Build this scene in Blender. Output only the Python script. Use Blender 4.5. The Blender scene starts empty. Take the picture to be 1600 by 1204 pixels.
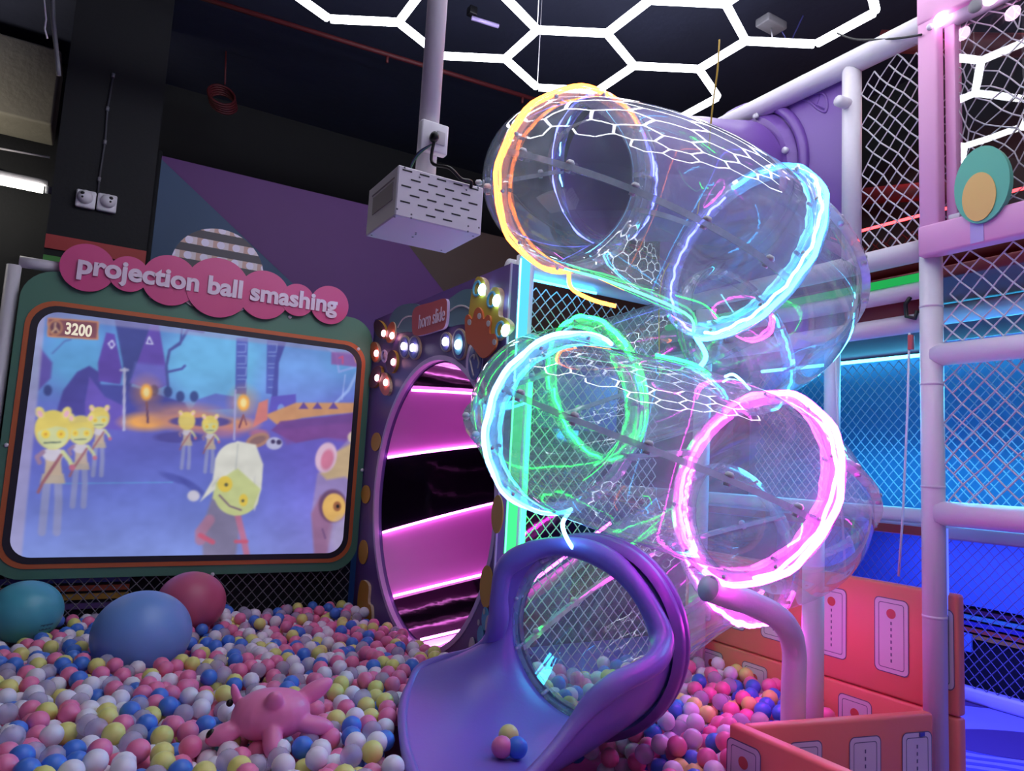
import bpy, bmesh, math, random
import numpy as np
from mathutils import Vector, Matrix, kdtree, noise
random.seed(7); np.random.seed(7)
PI=math.pi; R=math.radians
SC=bpy.context.scene; COL=SC.collection
# ---------------------------------------------------------------- camera, solved from the photograph's vanishing points (1600x1204)
F=1122.0; CX,CY=800.0,602.0
def _d(p): return np.array([(p[0]-CX)/F,-(p[1]-CY)/F,-1.0])
_Y=_d((127,690)); _Y/=np.linalg.norm(_Y)
_X=_d((2700,830)); _X-=_Y*(_X@_Y); _X/=np.linalg.norm(_X)
RW=np.array([_X,_Y,np.cross(_X,_Y)])
C0=np.array([0,0,1.5])
def U(u,v,ax,val):
    """point of the photograph (u,v) on the world plane axis=val"""
    r=RW@_d((u,v)); return C0+r*(val-C0[ax])/r[ax]
def UD(u,v,d):
    r=RW@_d((u,v)); return C0+r*d/(r@(RW@np.array([0,0,-1.])))
def PJ(P):
    q=RW.T@(np.asarray(P,float)-C0); return CX+F*q[0]/-q[2], CY-F*q[1]/-q[2]
cam=bpy.data.cameras.new('camera'); co=bpy.data.objects.new('camera',cam); COL.objects.link(co)
cam.sensor_width=36; cam.lens=F/1600*36; cam.clip_start=.05; cam.clip_end=60
M4=Matrix(RW.tolist()).to_4x4(); M4.translation=C0.tolist(); co.matrix_world=M4
SC.camera=co
# ---------------------------------------------------------------- world, exposure, lamps of the neighbouring rooms, added beam fill
SC.view_settings.view_transform='Standard'; SC.view_settings.look='None'
SC.view_settings.gamma=1; SC.view_settings.use_curve_mapping=False; SC.view_settings.exposure=0.38
SC.cycles.transparent_max_bounces=32; SC.cycles.max_bounces=10; SC.cycles.glossy_bounces=5; SC.cycles.sample_clamp_indirect=4
SC.cycles.caustics_reflective=False; SC.cycles.caustics_refractive=False
w=bpy.data.worlds.new('world'); SC.world=w; w.use_nodes=True
w.node_tree.nodes['Background'].inputs[0].default_value=(.42,.38,.62,1); w.node_tree.nodes['Background'].inputs[1].default_value=.42
def lamp(name,loc,rot,size,col,power,sy=None,spread=PI):
    l=bpy.data.lights.new(name,'AREA'); l.energy=power; l.color=col; l.shape='RECTANGLE'; l.size=size; l.size_y=sy or size; l.spread=spread
    o=bpy.data.objects.new(name,l); COL.objects.link(o); o.location=loc; o.rotation_euler=rot; return o
lamp('deck_blue_lamp',(4.75,2.3,1.24),(0,0,0),1.4,(.08,.09,1),80,2.2)
lamp('deck_cyan_lamp',(4.55,2.9,2.36),(0,R(35),0),.5,(.05,.55,1),80,2.4)
lamp('beam_fill_light',(-1.7,6.3,3.0),(R(160),R(-25),0),.8,(1,.93,.78),26,.8)  # added unseen fill, only there to brighten the concrete beam
lamp('upper_room_red_lamp',(5.0,2.4,4.4),(0,0,0),.5,(1,.10,.10),10,2)
# ---------------------------------------------------------------- materials
def L(c):
    """sRGB 0-255 to linear"""
    return tuple(((x/255)/12.92 if x/255<=.04045 else ((x/255+.055)/1.055)**2.4) for x in c)
def mat(name,rgb,rough=.5,spec=.5,metal=0,bump=0,bscale=40,var=0,vscale=6,trans=0,sss=0,coat=0):
    m=bpy.data.materials.new(name); m.use_nodes=True; nt=m.node_tree; b=nt.nodes['Principled BSDF']
    c=L(rgb); b.inputs['Base Color'].default_value=(*c,1); b.inputs['Roughness'].default_value=rough
    b.inputs['Specular IOR Level'].default_value=spec; b.inputs['Metallic'].default_value=metal; b.inputs['Coat Weight'].default_value=coat
    if bump or var:
        tc=nt.nodes.new('ShaderNodeTexCoord'); n=nt.nodes.new('ShaderNodeTexNoise')
        n.inputs['Scale'].default_value=bscale if bump else vscale; n.inputs['Detail'].default_value=3
        nt.links.new(tc.outputs['Object'],n.inputs['Vector'])
        if bump:
            bp=nt.nodes.new('ShaderNodeBump'); bp.inputs['Strength'].default_value=bump; bp.inputs['Distance'].default_value=.01
            nt.links.new(n.outputs['Fac'],bp.inputs['Height']); nt.links.new(bp.outputs['Normal'],b.inputs['Normal'])
        if var:
            n2=nt.nodes.new('ShaderNodeTexNoise'); n2.inputs['Scale'].default_value=vscale; nt.links.new(tc.outputs['Object'],n2.inputs['Vector'])
            rp=nt.nodes.new('ShaderNodeValToRGB')
            rp.color_ramp.elements[0].color=(*[x*(1-var) for x in c],1); rp.color_ramp.elements[1].color=(*[min(1,x*(1+var)) for x in c],1)
            nt.links.new(n2.outputs['Fac'],rp.inputs[0]); nt.links.new(rp.outputs[0],b.inputs['Base Color'])
    return m
def emit(name,col,s):
    m=bpy.data.materials.new(name); m.use_nodes=True; nt=m.node_tree; nt.nodes.clear()
    e=nt.nodes.new('ShaderNodeEmission'); o=nt.nodes.new('ShaderNodeOutputMaterial')
    e.inputs[0].default_value=(*col,1); e.inputs[1].default_value=s; nt.links.new(e.outputs[0],o.inputs[0]); return m
def acrylic(name,tint,haze,hazecol,rough=.02,boost=1.5,wave=0,wscale=3):
    """thin clear plastic: see-through, mirror-like by Fresnel, a little scuffed haze that catches light"""
    m=bpy.data.materials.new(name); m.use_nodes=True; nt=m.node_tree; nt.nodes.clear(); N=nt.nodes.new; K=nt.links.new
    o=N('ShaderNodeOutputMaterial'); t=N('ShaderNodeBsdfTransparent'); t.inputs[0].default_value=(*tint,1)
    g=N('ShaderNodeBsdfGlossy'); g.inputs['Roughness'].default_value=rough
    d=N('ShaderNodeBsdfDiffuse'); d.inputs[0].default_value=(*hazecol,1); tr=N('ShaderNodeBsdfTranslucent'); tr.inputs[0].default_value=(*hazecol,1)
    dm=N('ShaderNodeMixShader'); dm.inputs[0].default_value=.5; K(d.outputs[0],dm.inputs[1]); K(tr.outputs[0],dm.inputs[2])
    h=N('ShaderNodeMixShader'); K(t.outputs[0],h.inputs[1]); K(dm.outputs[0],h.inputs[2])
    tc=N('ShaderNodeTexCoord'); n=N('ShaderNodeTexNoise'); n.inputs['Scale'].default_value=9; n.inputs['Detail'].default_value=5; K(tc.outputs['Object'],n.inputs['Vector'])
    mm=N('ShaderNodeMapRange'); mm.inputs[1].default_value=.3; mm.inputs[2].default_value=.7; mm.inputs[3].default_value=haze*.6; mm.inputs[4].default_value=haze*1.4
    K(n.outputs['Fac'],mm.inputs[0]); K(mm.outputs[0],h.inputs[0])
    lw=N('ShaderNodeLayerWeight'); lw.inputs[0].default_value=.5; pw=N('ShaderNodeMath'); pw.operation='POWER'; pw.inputs[1].default_value=4.0; K(lw.outputs['Facing'],pw.inputs[0])
    ml=N('ShaderNodeMath'); ml.operation='MULTIPLY_ADD'; ml.use_clamp=True; ml.inputs[1].default_value=.75; ml.inputs[2].default_value=.06*boost; K(pw.outputs[0],ml.inputs[0])
    mx=N('ShaderNodeMixShader'); K(ml.outputs[0],mx.inputs[0]); K(h.outputs[0],mx.inputs[1]); K(g.outputs[0],mx.inputs[2])
    if wave:
        wn=N('ShaderNodeTexNoise'); wn.inputs['Scale'].default_value=wscale; K(tc.outputs['Object'],wn.inputs['Vector'])
        b=N('ShaderNodeBump'); b.inputs['Strength'].default_value=wave; b.inputs['Distance'].default_value=.05
        K(wn.outputs['Fac'],b.inputs['Height']); K(b.outputs[0],lw.inputs['Normal']); K(b.outputs[0],g.inputs['Normal'])
    K(mx.outputs[0],o.inputs[0]); return m
M={}
M['white_pad']=mat('white_padding_vinyl',(222,216,226),.42,bump=.15,bscale=25)
M['white']=mat('white_paint',(226,222,230),.4); M['black']=mat('black_plastic',(14,14,17),.4); M['grey']=mat('grey_plastic',(120,118,125),.5)
M['black_wall']=mat('black_painted_wall',(11,12,18),.75,bump=.2,var=.15); M['black_ceiling']=mat('black_ceiling_paint',(30,34,56),.8,bump=.4,bscale=12,var=.3,vscale=1.5)
M['concrete']=mat('raw_concrete',(150,145,132),.9,bump=.4,bscale=20,var=.15,vscale=4)
M['mural_purple']=mat('mural_purple_paint',(84,34,104),.6,var=.05); M['mural_teal']=mat('mural_teal_paint',(48,74,108),.6); M['mural_brown']=mat('mural_brown_paint',(66,46,40),.6)
M['red_band']=mat('red_paint',(170,52,52),.55); M['green_band']=mat('green_paint',(70,140,62),.55)
M['frame_green']=mat('sage_green_board',(78,124,104),.45); M['orange']=mat('orange_print',(196,100,54),.5); M['dark']=mat('dark_print',(38,34,46),.5)
M['sign_pink']=mat('raspberry_sign_board',(206,70,132),.4); M['letter']=mat('pale_letter_acrylic',(226,205,226),.4)
M['horn_purple']=mat('violet_panel_board',(104,76,140),.4); M['horn_edge']=mat('pale_violet_edge',(206,176,220),.4)
M['teal']=mat('dusty_teal_board',(86,126,138),.45); M['pale']=mat('pale_print',(190,184,190),.5); M['red_sign']=mat('brick_red_board',(196,92,92),.45)
M['yellow']=mat('mustard_board',(204,170,62),.45); M['rust']=mat('rust_orange_board',(204,98,56),.45); M['cream_edge']=mat('cream_edge',(222,190,160),.5)
M['navy']=mat('navy_print',(78,78,150),.4); M['gold']=mat('ochre_print',(200,150,60),.5); M['flower_blue']=mat('sky_blue_board',(96,166,206),.5); M['maroon']=mat('maroon_print',(92,44,60),.5)
M['gloss_black']=mat('gloss_black_plastic',(14,10,20),.08,spec=.9,bump=.35,bscale=4); M['horn_pink']=mat('pink_plastic_sheet',(238,160,228),.35,bump=.05,bscale=4)
M['slide']=mat('violet_moulded_plastic',(134,110,198),.34,spec=.5,bump=.05,bscale=60); M['slide2']=mat('purple_moulded_plastic',(118,80,164),.38,bump=.05,bscale=60)
M['orange_pad']=mat('coral_vinyl_pad',(242,136,116),.5,bump=.15,bscale=18); M['ticket']=mat('ticket_white_print',(226,216,224),.5); M['ticket_line']=mat('ticket_grey_print',(104,98,128),.5)
M['ticket_dot']=mat('ticket_coral_print',(206,94,84),.5); M['wine']=mat('wine_red_board',(120,34,48),.5)
M['dark_grey']=mat('dark_grey_paint',(58,58,66),.6)
M['net']=mat('white_net_cord',(206,200,206),.7); M['net_dark']=mat('grey_net_cord',(112,108,120),.8)
M['pink_frame']=mat('pink_padded_vinyl',(226,160,206),.42,bump=.1,bscale=20); M['egg_green']=mat('mint_green_board',(94,186,160),.45); M['egg_yellow']=mat('amber_print',(228,186,110),.45); M['lilac']=mat('lilac_print',(182,164,222),.45)
M['blue_board']=mat('pale_blue_board',(104,156,196),.6); M['floor_lilac']=mat('lilac_vinyl_floor',(150,145,190),.5,bump=.05); M['floor_dark']=mat('plum_floor_print',(84,58,92),.5); M['floor_line']=mat('indigo_floor_print',(90,86,140),.5)
M['pit_floor']=mat('mauve_pit_mat',(150,96,130),.7); M['red_pipe']=mat('red_sprinkler_paint',(84,20,27),.6); M['cable']=mat('black_cable_rubber',(12,12,14),.45); M['yellow_wire']=mat('yellow_wire',(206,170,60),.5)
M['proj']=mat('white_powder_coated_steel',(224,219,226),.45); M['proj_side']=mat('perforated_steel',(150,140,146),.5)
M['clear']=acrylic('clear_acrylic_tube',(.94,.955,.975),.19,(.8,.86,.95),.02,2.0)
M['clear_rim']=acrylic('clear_acrylic_flange',(.93,.95,.98),.30,(.8,.85,.95),.08,1.8)
M['clear_seam']=acrylic('clear_acrylic_seam',(.95,.96,.98),.40,(.86,.88,.95),.06,3.0)
M['sheet']=acrylic('soft_clear_sheet',(.95,.95,.97),.01,(.8,.8,.9),.01,2.4,wave=.010,wscale=2.5)
M['bolt']=mat('white_bolt_cap',(222,220,228),.35)
M['hex']=emit('white_led_tube',(.90,.92,1),10.0); M['lampcap']=mat('lamp_socket',(150,150,160),.4)
LED=dict(orange=((1,.20,.03),9),violet=((.14,.16,1),8),cyan=((.03,.40,1),15),green=((.008,1,.07),20),ice=((.16,.60,1),10),pink=((1,.045,.80),27),white_pink=((1,.22,.92),8),red=((1,.05,.06),5),aqua=((.12,.80,1),6),cyan2=((.10,.62,1),6),mint=((.10,1,.35),3),deck_glow_green=((.04,.9,.2),.35),post_glow_green=((.06,.85,.26),1.0),post_glow_aqua=((.10,.62,.80),1.0),blue=((.10,.14,1),1.2))
for k,(c_,s_) in LED.items(): M['led_'+k]=emit('led_'+k,c_,s_)
M['bulb_white']=emit('bulb_cool_white',(.82,.90,1),9); M['bulb_red']=emit('bulb_warm_pink',(1,.42,.50),9); M['bulb_aqua']=emit('bulb_aqua',(.45,.95,1),9); M['bulb_pink']=emit('bulb_pink',(1,.60,.95),9)
M['bulb_lilac']=emit('bulb_lilac',(.88,.80,1),8)
M['day_tube']=emit('fluorescent_tube',(1,.97,.86),14)
# ---------------------------------------------------------------- mesh helpers
WLOC={}
def V3(p): return np.array(p,float)
class MB:
    def __init__(s): s.v=[]; s.f=[]; s.m=[]; s.s=[]
    def add(s,vs,fs,m=0,sm=False):
        b=len(s.v); s.v+= [tuple(map(float,p)) for p in vs]
        for f in fs: s.f.append(tuple(i+b for i in f)); s.m.append(m); s.s.append(sm)
        return s
    def box(s,a,b,m=0,bev=0,seg=2,Rm=None,c=None):
        a=V3(a);b=V3(b); lo=np.minimum(a,b); hi=np.maximum(a,b)
        bm=bmesh.new(); bmesh.ops.create_cube(bm,size=1)
        for v in bm.verts: v.co=Vector([lo[i]+(v.co[i]+.5)*(hi[i]-lo[i]) for i in range(3)])
        if bev: bmesh.ops.bevel(bm,geom=bm.edges[:],offset=bev,segments=seg,profile=.5,affect='EDGES')
        bm.verts.index_update(); vs=[V3(v.co) for v in bm.verts]; fs=[[v.index for v in f.verts] for f in bm.faces]; bm.free()
        if Rm is not None:
            cc=V3(c) if c is not None else (lo+hi)/2; vs=[cc+Rm@(p-cc) for p in vs]
        return s.add(vs,fs,m,bool(bev) and seg>1)
    def tube(s,pts,r,n=10,closed=False,m=0,caps=True,sm=True,twist=0):
        P=[V3(p) for p in pts]; K=len(P); rs=r if hasattr(r,'__len__') else [r]*K
        T=[]
        for i in range(K):
            a=P[(i-1)%K] if closed or i>0 else P[i]; b=P[(i+1)%K] if closed or i<K-1 else P[i]
            t=b-a; T.append(t/(np.linalg.norm(t)+1e-12))
        up=np.array([0,0,1.]) if abs(T[0][2])<.9 else np.array([1.,0,0])
        n0=np.cross(T[0],up); n0/=np.linalg.norm(n0); vs=[]; fs=[]
        for i in range(K):
            n0=n0-T[i]*(n0@T[i]); n0/=np.linalg.norm(n0); b0=np.cross(T[i],n0)
            for k in range(n):
                a=2*PI*k/n+twist; vs.append(P[i]+rs[i]*(math.cos(a)*n0+math.sin(a)*b0))
        for i in range(K if closed else K-1):
            j=(i+1)%K
            for k in range(n): fs.append((i*n+k,i*n+(k+1)%n,j*n+(k+1)%n,j*n+k))
        if caps and not closed: fs+= [tuple(range(n))[::-1],tuple((K-1)*n+k for k in range(n))]
        return s.add(vs,fs,m,sm)
    def ell(s,c,r,seg=20,ring=12,m=0,Rm=None,f=None):
        c=V3(c); r=[r]*3 if not hasattr(r,'__len__') else r; vs=[(0,0,r[2])]; fs=[]
        for i in range(1,ring):
            t=PI*i/ring
            for k in range(seg):
                a=2*PI*k/seg; vs.append((r[0]*math.sin(t)*math.cos(a),r[1]*math.sin(t)*math.sin(a),r[2]*math.cos(t)))
        vs.append((0,0,-r[2])); last=len(vs)-1
        for k in range(seg):
            fs.append((0,1+k,1+(k+1)%seg)); fs.append((last,last-seg+(k+1)%seg,last-seg+k))
        for i in range(ring-2):
            b=1+i*seg
            for k in range(seg): fs.append((b+k,b+seg+k,b+seg+(k+1)%seg,b+(k+1)%seg))
        vs=[V3(p) for p in vs]
        if f: vs=[f(p) for p in vs]
        if Rm is not None: vs=[Rm@p for p in vs]
        return s.add([c+p for p in vs],fs,m,True)
    def prism(s,poly,ext,m=0,mside=None):
        """flat polygon (list of 3D points, any winding) pushed by ext"""
        P=[V3(p) for p in poly]; e=V3(ext); n=len(P)
        s.add(P+[p+e for p in P],[tuple(range(n)),tuple(range(2*n-1,n-1,-1))],m)
        b=len(s.v)-2*n
        for i in range(n):
            s.f.append((b+i,b+n+i,b+n+(i+1)%n,b+(i+1)%n)); s.m.append(m if mside is None else mside); s.s.append(False)
        return s
    def band(s,A,B,closed=True,m=0,sm=False):
        """quads between two rows of points"""
        n=len(A); s.add(list(A)+list(B),[(i,(i+1)%n,n+(i+1)%n,n+i) for i in range(n if closed else n-1)],m,sm); return s
    def grid(s,G,m=0,sm=True,cu=False,cv=False):
        nu=len(G); nv=len(G[0]); fs=[]
        for i in range(nu if cu else nu-1):
            for j in range(nv if cv else nv-1):
                fs.append((i*nv+j,((i+1)%nu)*nv+j,((i+1)%nu)*nv+(j+1)%nv,i*nv+(j+1)%nv))
        return s.add([p for r in G for p in r],fs,m,sm)
    def build(s,name,mats,parent=None,norm=True,label=None,cat=None,group=None,kind=None):
        me=bpy.data.meshes.new(name); vs=np.array(s.v); lo=vs.min(0); hi=vs.max(0); c=(lo+hi)/2
        if parent is None: c[2]=lo[2]
        me.from_pydata((vs-c).tolist(),[],s.f)
        mats=mats if isinstance(mats,(list,tuple)) else [mats]
        for q in mats: me.materials.append(M[q] if isinstance(q,str) else q)
        me.polygons.foreach_set('material_index',s.m); me.polygons.foreach_set('use_smooth',s.s)
        if norm:
            bm=bmesh.new(); bm.from_mesh(me); bmesh.ops.recalc_face_normals(bm,faces=bm.faces[:]); bm.to_mesh(me); bm.free()
        me.update(); o=bpy.data.objects.new(name,me); return link(o,c,parent,label,cat,group,kind)
def link(o,c,parent=None,label=None,cat=None,group=None,kind=None):
    COL.objects.link(o); c=V3(c); WLOC[o.name]=c
    if parent is not None: o.parent=parent; o.location=(c-WLOC[parent.name]).tolist()
    else: o.location=c.tolist()
    return tag(o,label,cat,group,kind)
def tag(o,label=None,cat=None,group=None,kind=None):
    if label: o['label']=label
    if cat: o['category']=cat
    if group: o['group']=group
    if kind: o['kind']=kind
    return o
def thing(name,loc,label,cat,group=None):
    return link(bpy.data.objects.new(name,None),loc,None,label,cat,group)
def st(name,mb,m): return mb.build(name,m,kind='structure')
def smooth_poly(P,k=6,closed=True):
    P=[V3(p) for p in P]; n=len(P); out=[]
    for i in range(n if closed else n-1):
        g=lambda q:P[q%n] if closed else P[min(max(q,0),n-1)]
        a,b,c,d=g(i-1),g(i),g(i+1),g(i+2)
        for j in range(k):
            t=j/k; out.append(.5*((2*b)+(-a+c)*t+(2*a-5*b+4*c-d)*t*t+(-a+3*b-3*c+d)*t**3))
    if not closed: out.append(P[-1])
    return out
def rrect(w,h,r,n=6):
    out=[]
    for sx,sy,a0 in ((1,1,0),(-1,1,90),(-1,-1,180),(1,-1,270)):
        for k in range(n+1):
            a=R(a0+90*k/n); out.append((sx*(w/2-r)+r*math.cos(a),sy*(h/2-r)+r*math.sin(a)))
    return out
def text_mesh(txt,off=0.0,ext=.02):
    cu=bpy.data.curves.new('letters','FONT'); cu.body=txt; cu.offset=off; cu.extrude=ext; cu.resolution_u=4
    o=bpy.data.objects.new('letters',cu); COL.objects.link(o); dg=bpy.context.evaluated_depsgraph_get()
    me=bpy.data.meshes.new_from_object(o.evaluated_get(dg)); bpy.data.objects.remove(o); bpy.data.curves.remove(cu); return me
def letters(txt,org,ux,uz,width,height,m,parent,off=.0,depth=.006,name='lettering'):
    """text laid on a plane: org lower-left, ux/uz unit axes, scaled to width and height"""
    me=text_mesh(txt,off); vs=np.array([v.co[:] for v in me.vertices]); lo=vs.min(0); hi=vs.max(0)
    ux=V3(ux);uz=V3(uz); nn=np.cross(ux,uz); q=MB()
    P=[V3(org)+ux*((p[0]-lo[0])/(hi[0]-lo[0])*width)+uz*((p[1]-lo[1])/(hi[1]-lo[1])*height)+nn*((p[2]-lo[2])/(hi[2]-lo[2])*depth) for p in vs]
    q.add(P,[tuple(f.vertices) for f in me.polygons],0,False); bpy.data.meshes.remove(me)
    return q.build(name,m,parent)
def net(org,ux,uy,w,h,cw=.075,ch=.085,r=.0032,jit=.0,seed=0,clip=None,sag=0):
    """knotted diamond netting: two families of cords, node by node, clipped to the rectangle"""
    rnd=random.Random(seed); org=V3(org);ux=V3(ux);uy=V3(uy); nn=np.cross(ux,uy); mb=MB()
    ni=int(w/cw*2)+2; nj=int(h/ch*2)+2; J={}
    def node(i,j):
        if (i,j) not in J:
            x=i*cw/2; y=j*ch/2
            if jit:
                x+=jit*noise.noise(Vector((i*.31,j*.27,seed)))*1.6+rnd.uniform(-1,1)*jit*.15; y+=jit*noise.noise(Vector((i*.29,j*.33,seed+9)))*1.6
            J[(i,j)]=(x,y)
        return J[(i,j)]
    for i in range(-1,ni):
        for j in range(-1,nj):
            if (i+j)%2: continue
            for dj in (1,-1):
                a=node(i,j); b=node(i+1,j+dj)
                if min(a[0],b[0])<-.001 or max(a[0],b[0])>w+.001 or min(a[1],b[1])<-.001 or max(a[1],b[1])>h+.001: continue
                if clip and not(clip(*a) and clip(*b)): continue
                z=lambda p: sag*math.sin(PI*min(max(p[0]/w,0),1))*math.sin(PI*min(max(p[1]/h,0),1))
                A=org+ux*a[0]+uy*a[1]+nn*z(a); B=org+ux*b[0]+uy*b[1]+nn*z(b)
                t=(B-A)/np.linalg.norm(B-A); s_=np.cross(t,nn)
                q=[s_*r,nn*r,-s_*r]
                mb.add([A+v for v in q]+[B+v for v in q],[(0,1,4,3),(1,2,5,4),(2,0,3,5)],0,False)
    return mb
def pipe(pts,r=.046,n=16): return MB().tube(pts,r,n)
# ================================================================ THE ROOM
XR=3.2; YS=5.5; XH=1.92
st('floor',MB().box((-4,-3,-.1),(8,9,0)),'floor_lilac')
fl=bpy.data.objects['floor']
def disc_z(c,rx,ry,z,rot=0,n=40):
    return [(c[0]+rx*math.cos(2*PI*k/n)*math.cos(rot)-ry*math.sin(2*PI*k/n)*math.sin(rot),c[1]+rx*math.cos(2*PI*k/n)*math.sin(rot)+ry*math.sin(2*PI*k/n)*math.cos(rot),z) for k in range(n)]
MB().prism(disc_z((5.05,2.22),.55,.26,.001,R(-35)),(0,0,.002)).build('printed_oval','floor_dark',fl)
MB().prism(disc_z((5.55,3.05),.42,.17,.001,R(-60)),(0,0,.002)).build('printed_oval','floor_dark',fl)
for k in range(7):
    a=np.array([3.55+.16*k,2.75-.02*k,.0015]); pts=[a+np.array([.18*t,-.22*t,0])+np.array([.02*math.sin(t*3),0,0]) for t in np.linspace(0,4,14)]
    q=MB(); n_=np.array([.018,.014,0]); q.band([p-n_ for p in pts],[p+n_ for p in pts],False); q.build('printed_stripe','floor_line',fl)
st('ceiling',MB().box((-4,-3,4.95),(8,9,5.05)),'black_ceiling')
# mural wall: three painted fields
b1=U(250,255,1,6); ztop=3.72
mur=MB(); x0=.3
tA=U(259,255,1,6); tB=U(412,400,1,6); kx=(tB[0]-tA[0])/(tB[2]-tA[2]); tz=lambda z:tA[0]+kx*(z-tA[2])
bA=U(625,366,1,6); bB=U(693,455,1,6); kb=(bB[0]-bA[0])/(bB[2]-bA[2]); bz=lambda z:bA[0]+kb*(z-bA[2])
mur.add([(x0,6,0),(tz(0)+.06,6,0),(tz(ztop)+.06,6,ztop),(x0,6,ztop)],[(0,1,2,3)],1)
zb=1.6
mur.add([(tz(0),5.998,0),(bz(0)+.06,5.998,0),(bz(ztop)+.06,5.998,ztop),(tz(ztop),5.998,ztop)],[(0,1,2,3)],0)
mur.add([(bz(0),5.996,0),(8,5.996,0),(8,5.996,ztop),(bz(ztop),5.996,ztop)],[(0,1,2,3)],2)
mur.box((x0,6.002,0),(8,6.25,ztop),3); mur.build('wall_mural',['mural_purple','mural_teal','mural_brown','black_wall'],norm=False,kind='structure')
st('wall_back',MB().box((-4,7.4,0),(8,7.5,5)),'black_wall')
st('wall_column',MB().box((-.36,5.9,0),(.27,6.4,5)),'black_wall'); colm=bpy.data.objects['wall_column']
za=U(150,380,1,5.89)[2]; MB().box((-.36,5.885,2.83),(.27,5.9,2.93)).build('painted_red_band','red_band',colm); MB().box((-.36,5.885,2.68),(.27,5.9,2.78)).build('painted_green_band','green_band',colm)
st('trim_mural_edge',pipe([(.285,5.97,0),(.285,5.97,3.74)],.02,8),'black_wall')
st('wall_left',MB().box((-4,-3,0),(-3.9,7.4,5)),'black_wall')
# raw concrete beam on the far left, lit by the tube under it and an added fill light
st('ceiling_beam',MB().box((-3.5,6.8,4.05),(-.47,7.3,4.70),bev=.02),'concrete')
st('ceiling_slab_edge',MB().box((-3.5,5.4,4.82),(-.3,7.3,4.94),bev=.01),'black_ceiling')
t=thing('fluorescent_lamp',(-.75,6.6,3.44),'bright fluorescent tube lamp at the left edge below the raw concrete beam','lamp')
MB().tube([(-1.5,6.6,3.45),(-.46,6.6,3.45)],.035,12).build('tube','day_tube',t); MB().box((-1.52,6.6,3.485),(-.43,6.66,3.53),bev=.005).build('housing','grey',t)
MB().tube([(-.445,6.6,3.45),(-.40,6.6,3.45)],.03,12).build('end_cap','lampcap',t)
MB().tube([(-1.5,6.62,3.52),(-.85,6.62,3.55),(-.74,6.62,3.54),(-.45,6.62,3.50)],.008,6).build('wire','black',t)
tag(MB().tube([U(0,232,1,6.7),U(78,246,1,6.7)],.008,6).build('conduit_pipe','white'),'thin pale conduit on the dark wall between concrete beam and tube lamp','pipe')
tag(MB().tube([UD(68,-10,4.6),UD(72,30,4.6),UD(70,45,4.6),UD(74,60,4.6)],.006,6).build('hanging_cable','white'),'short pale cable hanging from the ceiling at upper left','cable')
tag(MB().tube([UD(82,-10,4.7),UD(83,30,4.7),UD(90,95,4.7),UD(92,118,4.7)],.014,8).build('hanging_cable','grey'),'thick dark cable drooping beside the end of the concrete beam','cable')
# red sprinkler pipe and hose coil
t=thing('sprinkler_pipe',U(600,90,2,4.75),'long thin red sprinkler pipe running under the black ceiling','pipe')
pa=U(300,-8,2,4.75); pb=U(900,175,2,4.75); MB().tube([pa,pb],.02,8).build('pipe','red_pipe',t)
for f in (.45,.83):
    p=pa+(pb-pa)*f; MB().tube([p,p-np.array([0,0,.07])],.012,8).build('sprinkler_head','red_pipe',t)
c=U(346,148,2,4.55); q=MB()
for k in range(5): q.tube([c+np.array([.11*math.cos(a)+.008*k,.06*math.sin(a)+.02*k,.11*math.sin(a)-.01*k]) for a in np.linspace(0,2*PI,24,endpoint=False)],.011,6,closed=True)
q.tube([c+np.array([.02,0,.1]),c+np.array([.0,0,.4])],.008,6); tag(q.build('hose_coil','red_pipe'),'dark red hose coil hanging from the black ceiling','hose')
t=thing('ceiling_track_bar',U(757,35,2,4.7),'small violet bar fixed on the ceiling inside a hexagon of light','bar')
a,b=U(737,28,2,4.7),U(779,41,2,4.7); MB().tube([a,b],.016,6).build('bar','lilac',t); MB().box(a-[.03,.03,-.02],a+[.03,.03,.08],bev=.005).build('bracket','black',t)
t=thing('ceiling_driver_box',U(1205,40,2,4.75),'grey power supply box on the ceiling behind the hexagon lights','box')
c=U(1205,38,2,4.75); MB().box(c-[.10,.06,.03],c+[.10,.06,.03],bev=.01).build('housing','grey',t); MB().tube([c-[0,0,.03],U(1207,60,2,4.22)],.004,5).build('hanger_wire','white',t)
MB().tube([c+[.1,0,0],c+[.2,0,-.08],c+[.22,-.1,.1]],.006,5).build('wire','navy',t)
# ---------------------------------------------------------------- honeycomb of LED tubes
t=thing('honeycomb_light',(2.2,2.2,4.2),'large white honeycomb of glowing LED tubes hanging under the black ceiling','light')
E0=np.array([2.17,3.60]); A=np.array([.745,-.045]); B=np.array([.372,-.62]); O2=np.array([.372,-.225])
def T1(i,j): return E0+A*i+B*j
def vpos(k,i,j): return T1(i,j)+(O2 if k else 0)
edges=set()
for j in range(0,7):
    for i in range(-8,3):
        cx=T1(i,j)[0]+.37
        if not .55<cx<3.6: continue
        vs=[(0,i,j),(1,i,j),(0,i+1,j),(1,i+1,j-1),(0,i+1,j-1),(1,i,j-1)]
        for a in range(6): edges.add(tuple(sorted((vs[a],vs[(a+1)%6]))))
for a,b in sorted(edges):
    p=np.append(vpos(*a),4.2); q=np.append(vpos(*b),4.2); d=(q-p)/np.linalg.norm(q-p)
    MB().tube([p+d*.012,q-d*.012],.025,8).build('led_tube','hex',t)
for v in sorted({v for e in edges for v in e}):
    if (v[1]+v[2])%3==0 and v[0]==0: p=np.append(vpos(*v),4.2); MB().tube([p+[0,0,.02],[p[0],p[1],4.95]],.003,5).build('hanger_wire','white',t)
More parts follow.
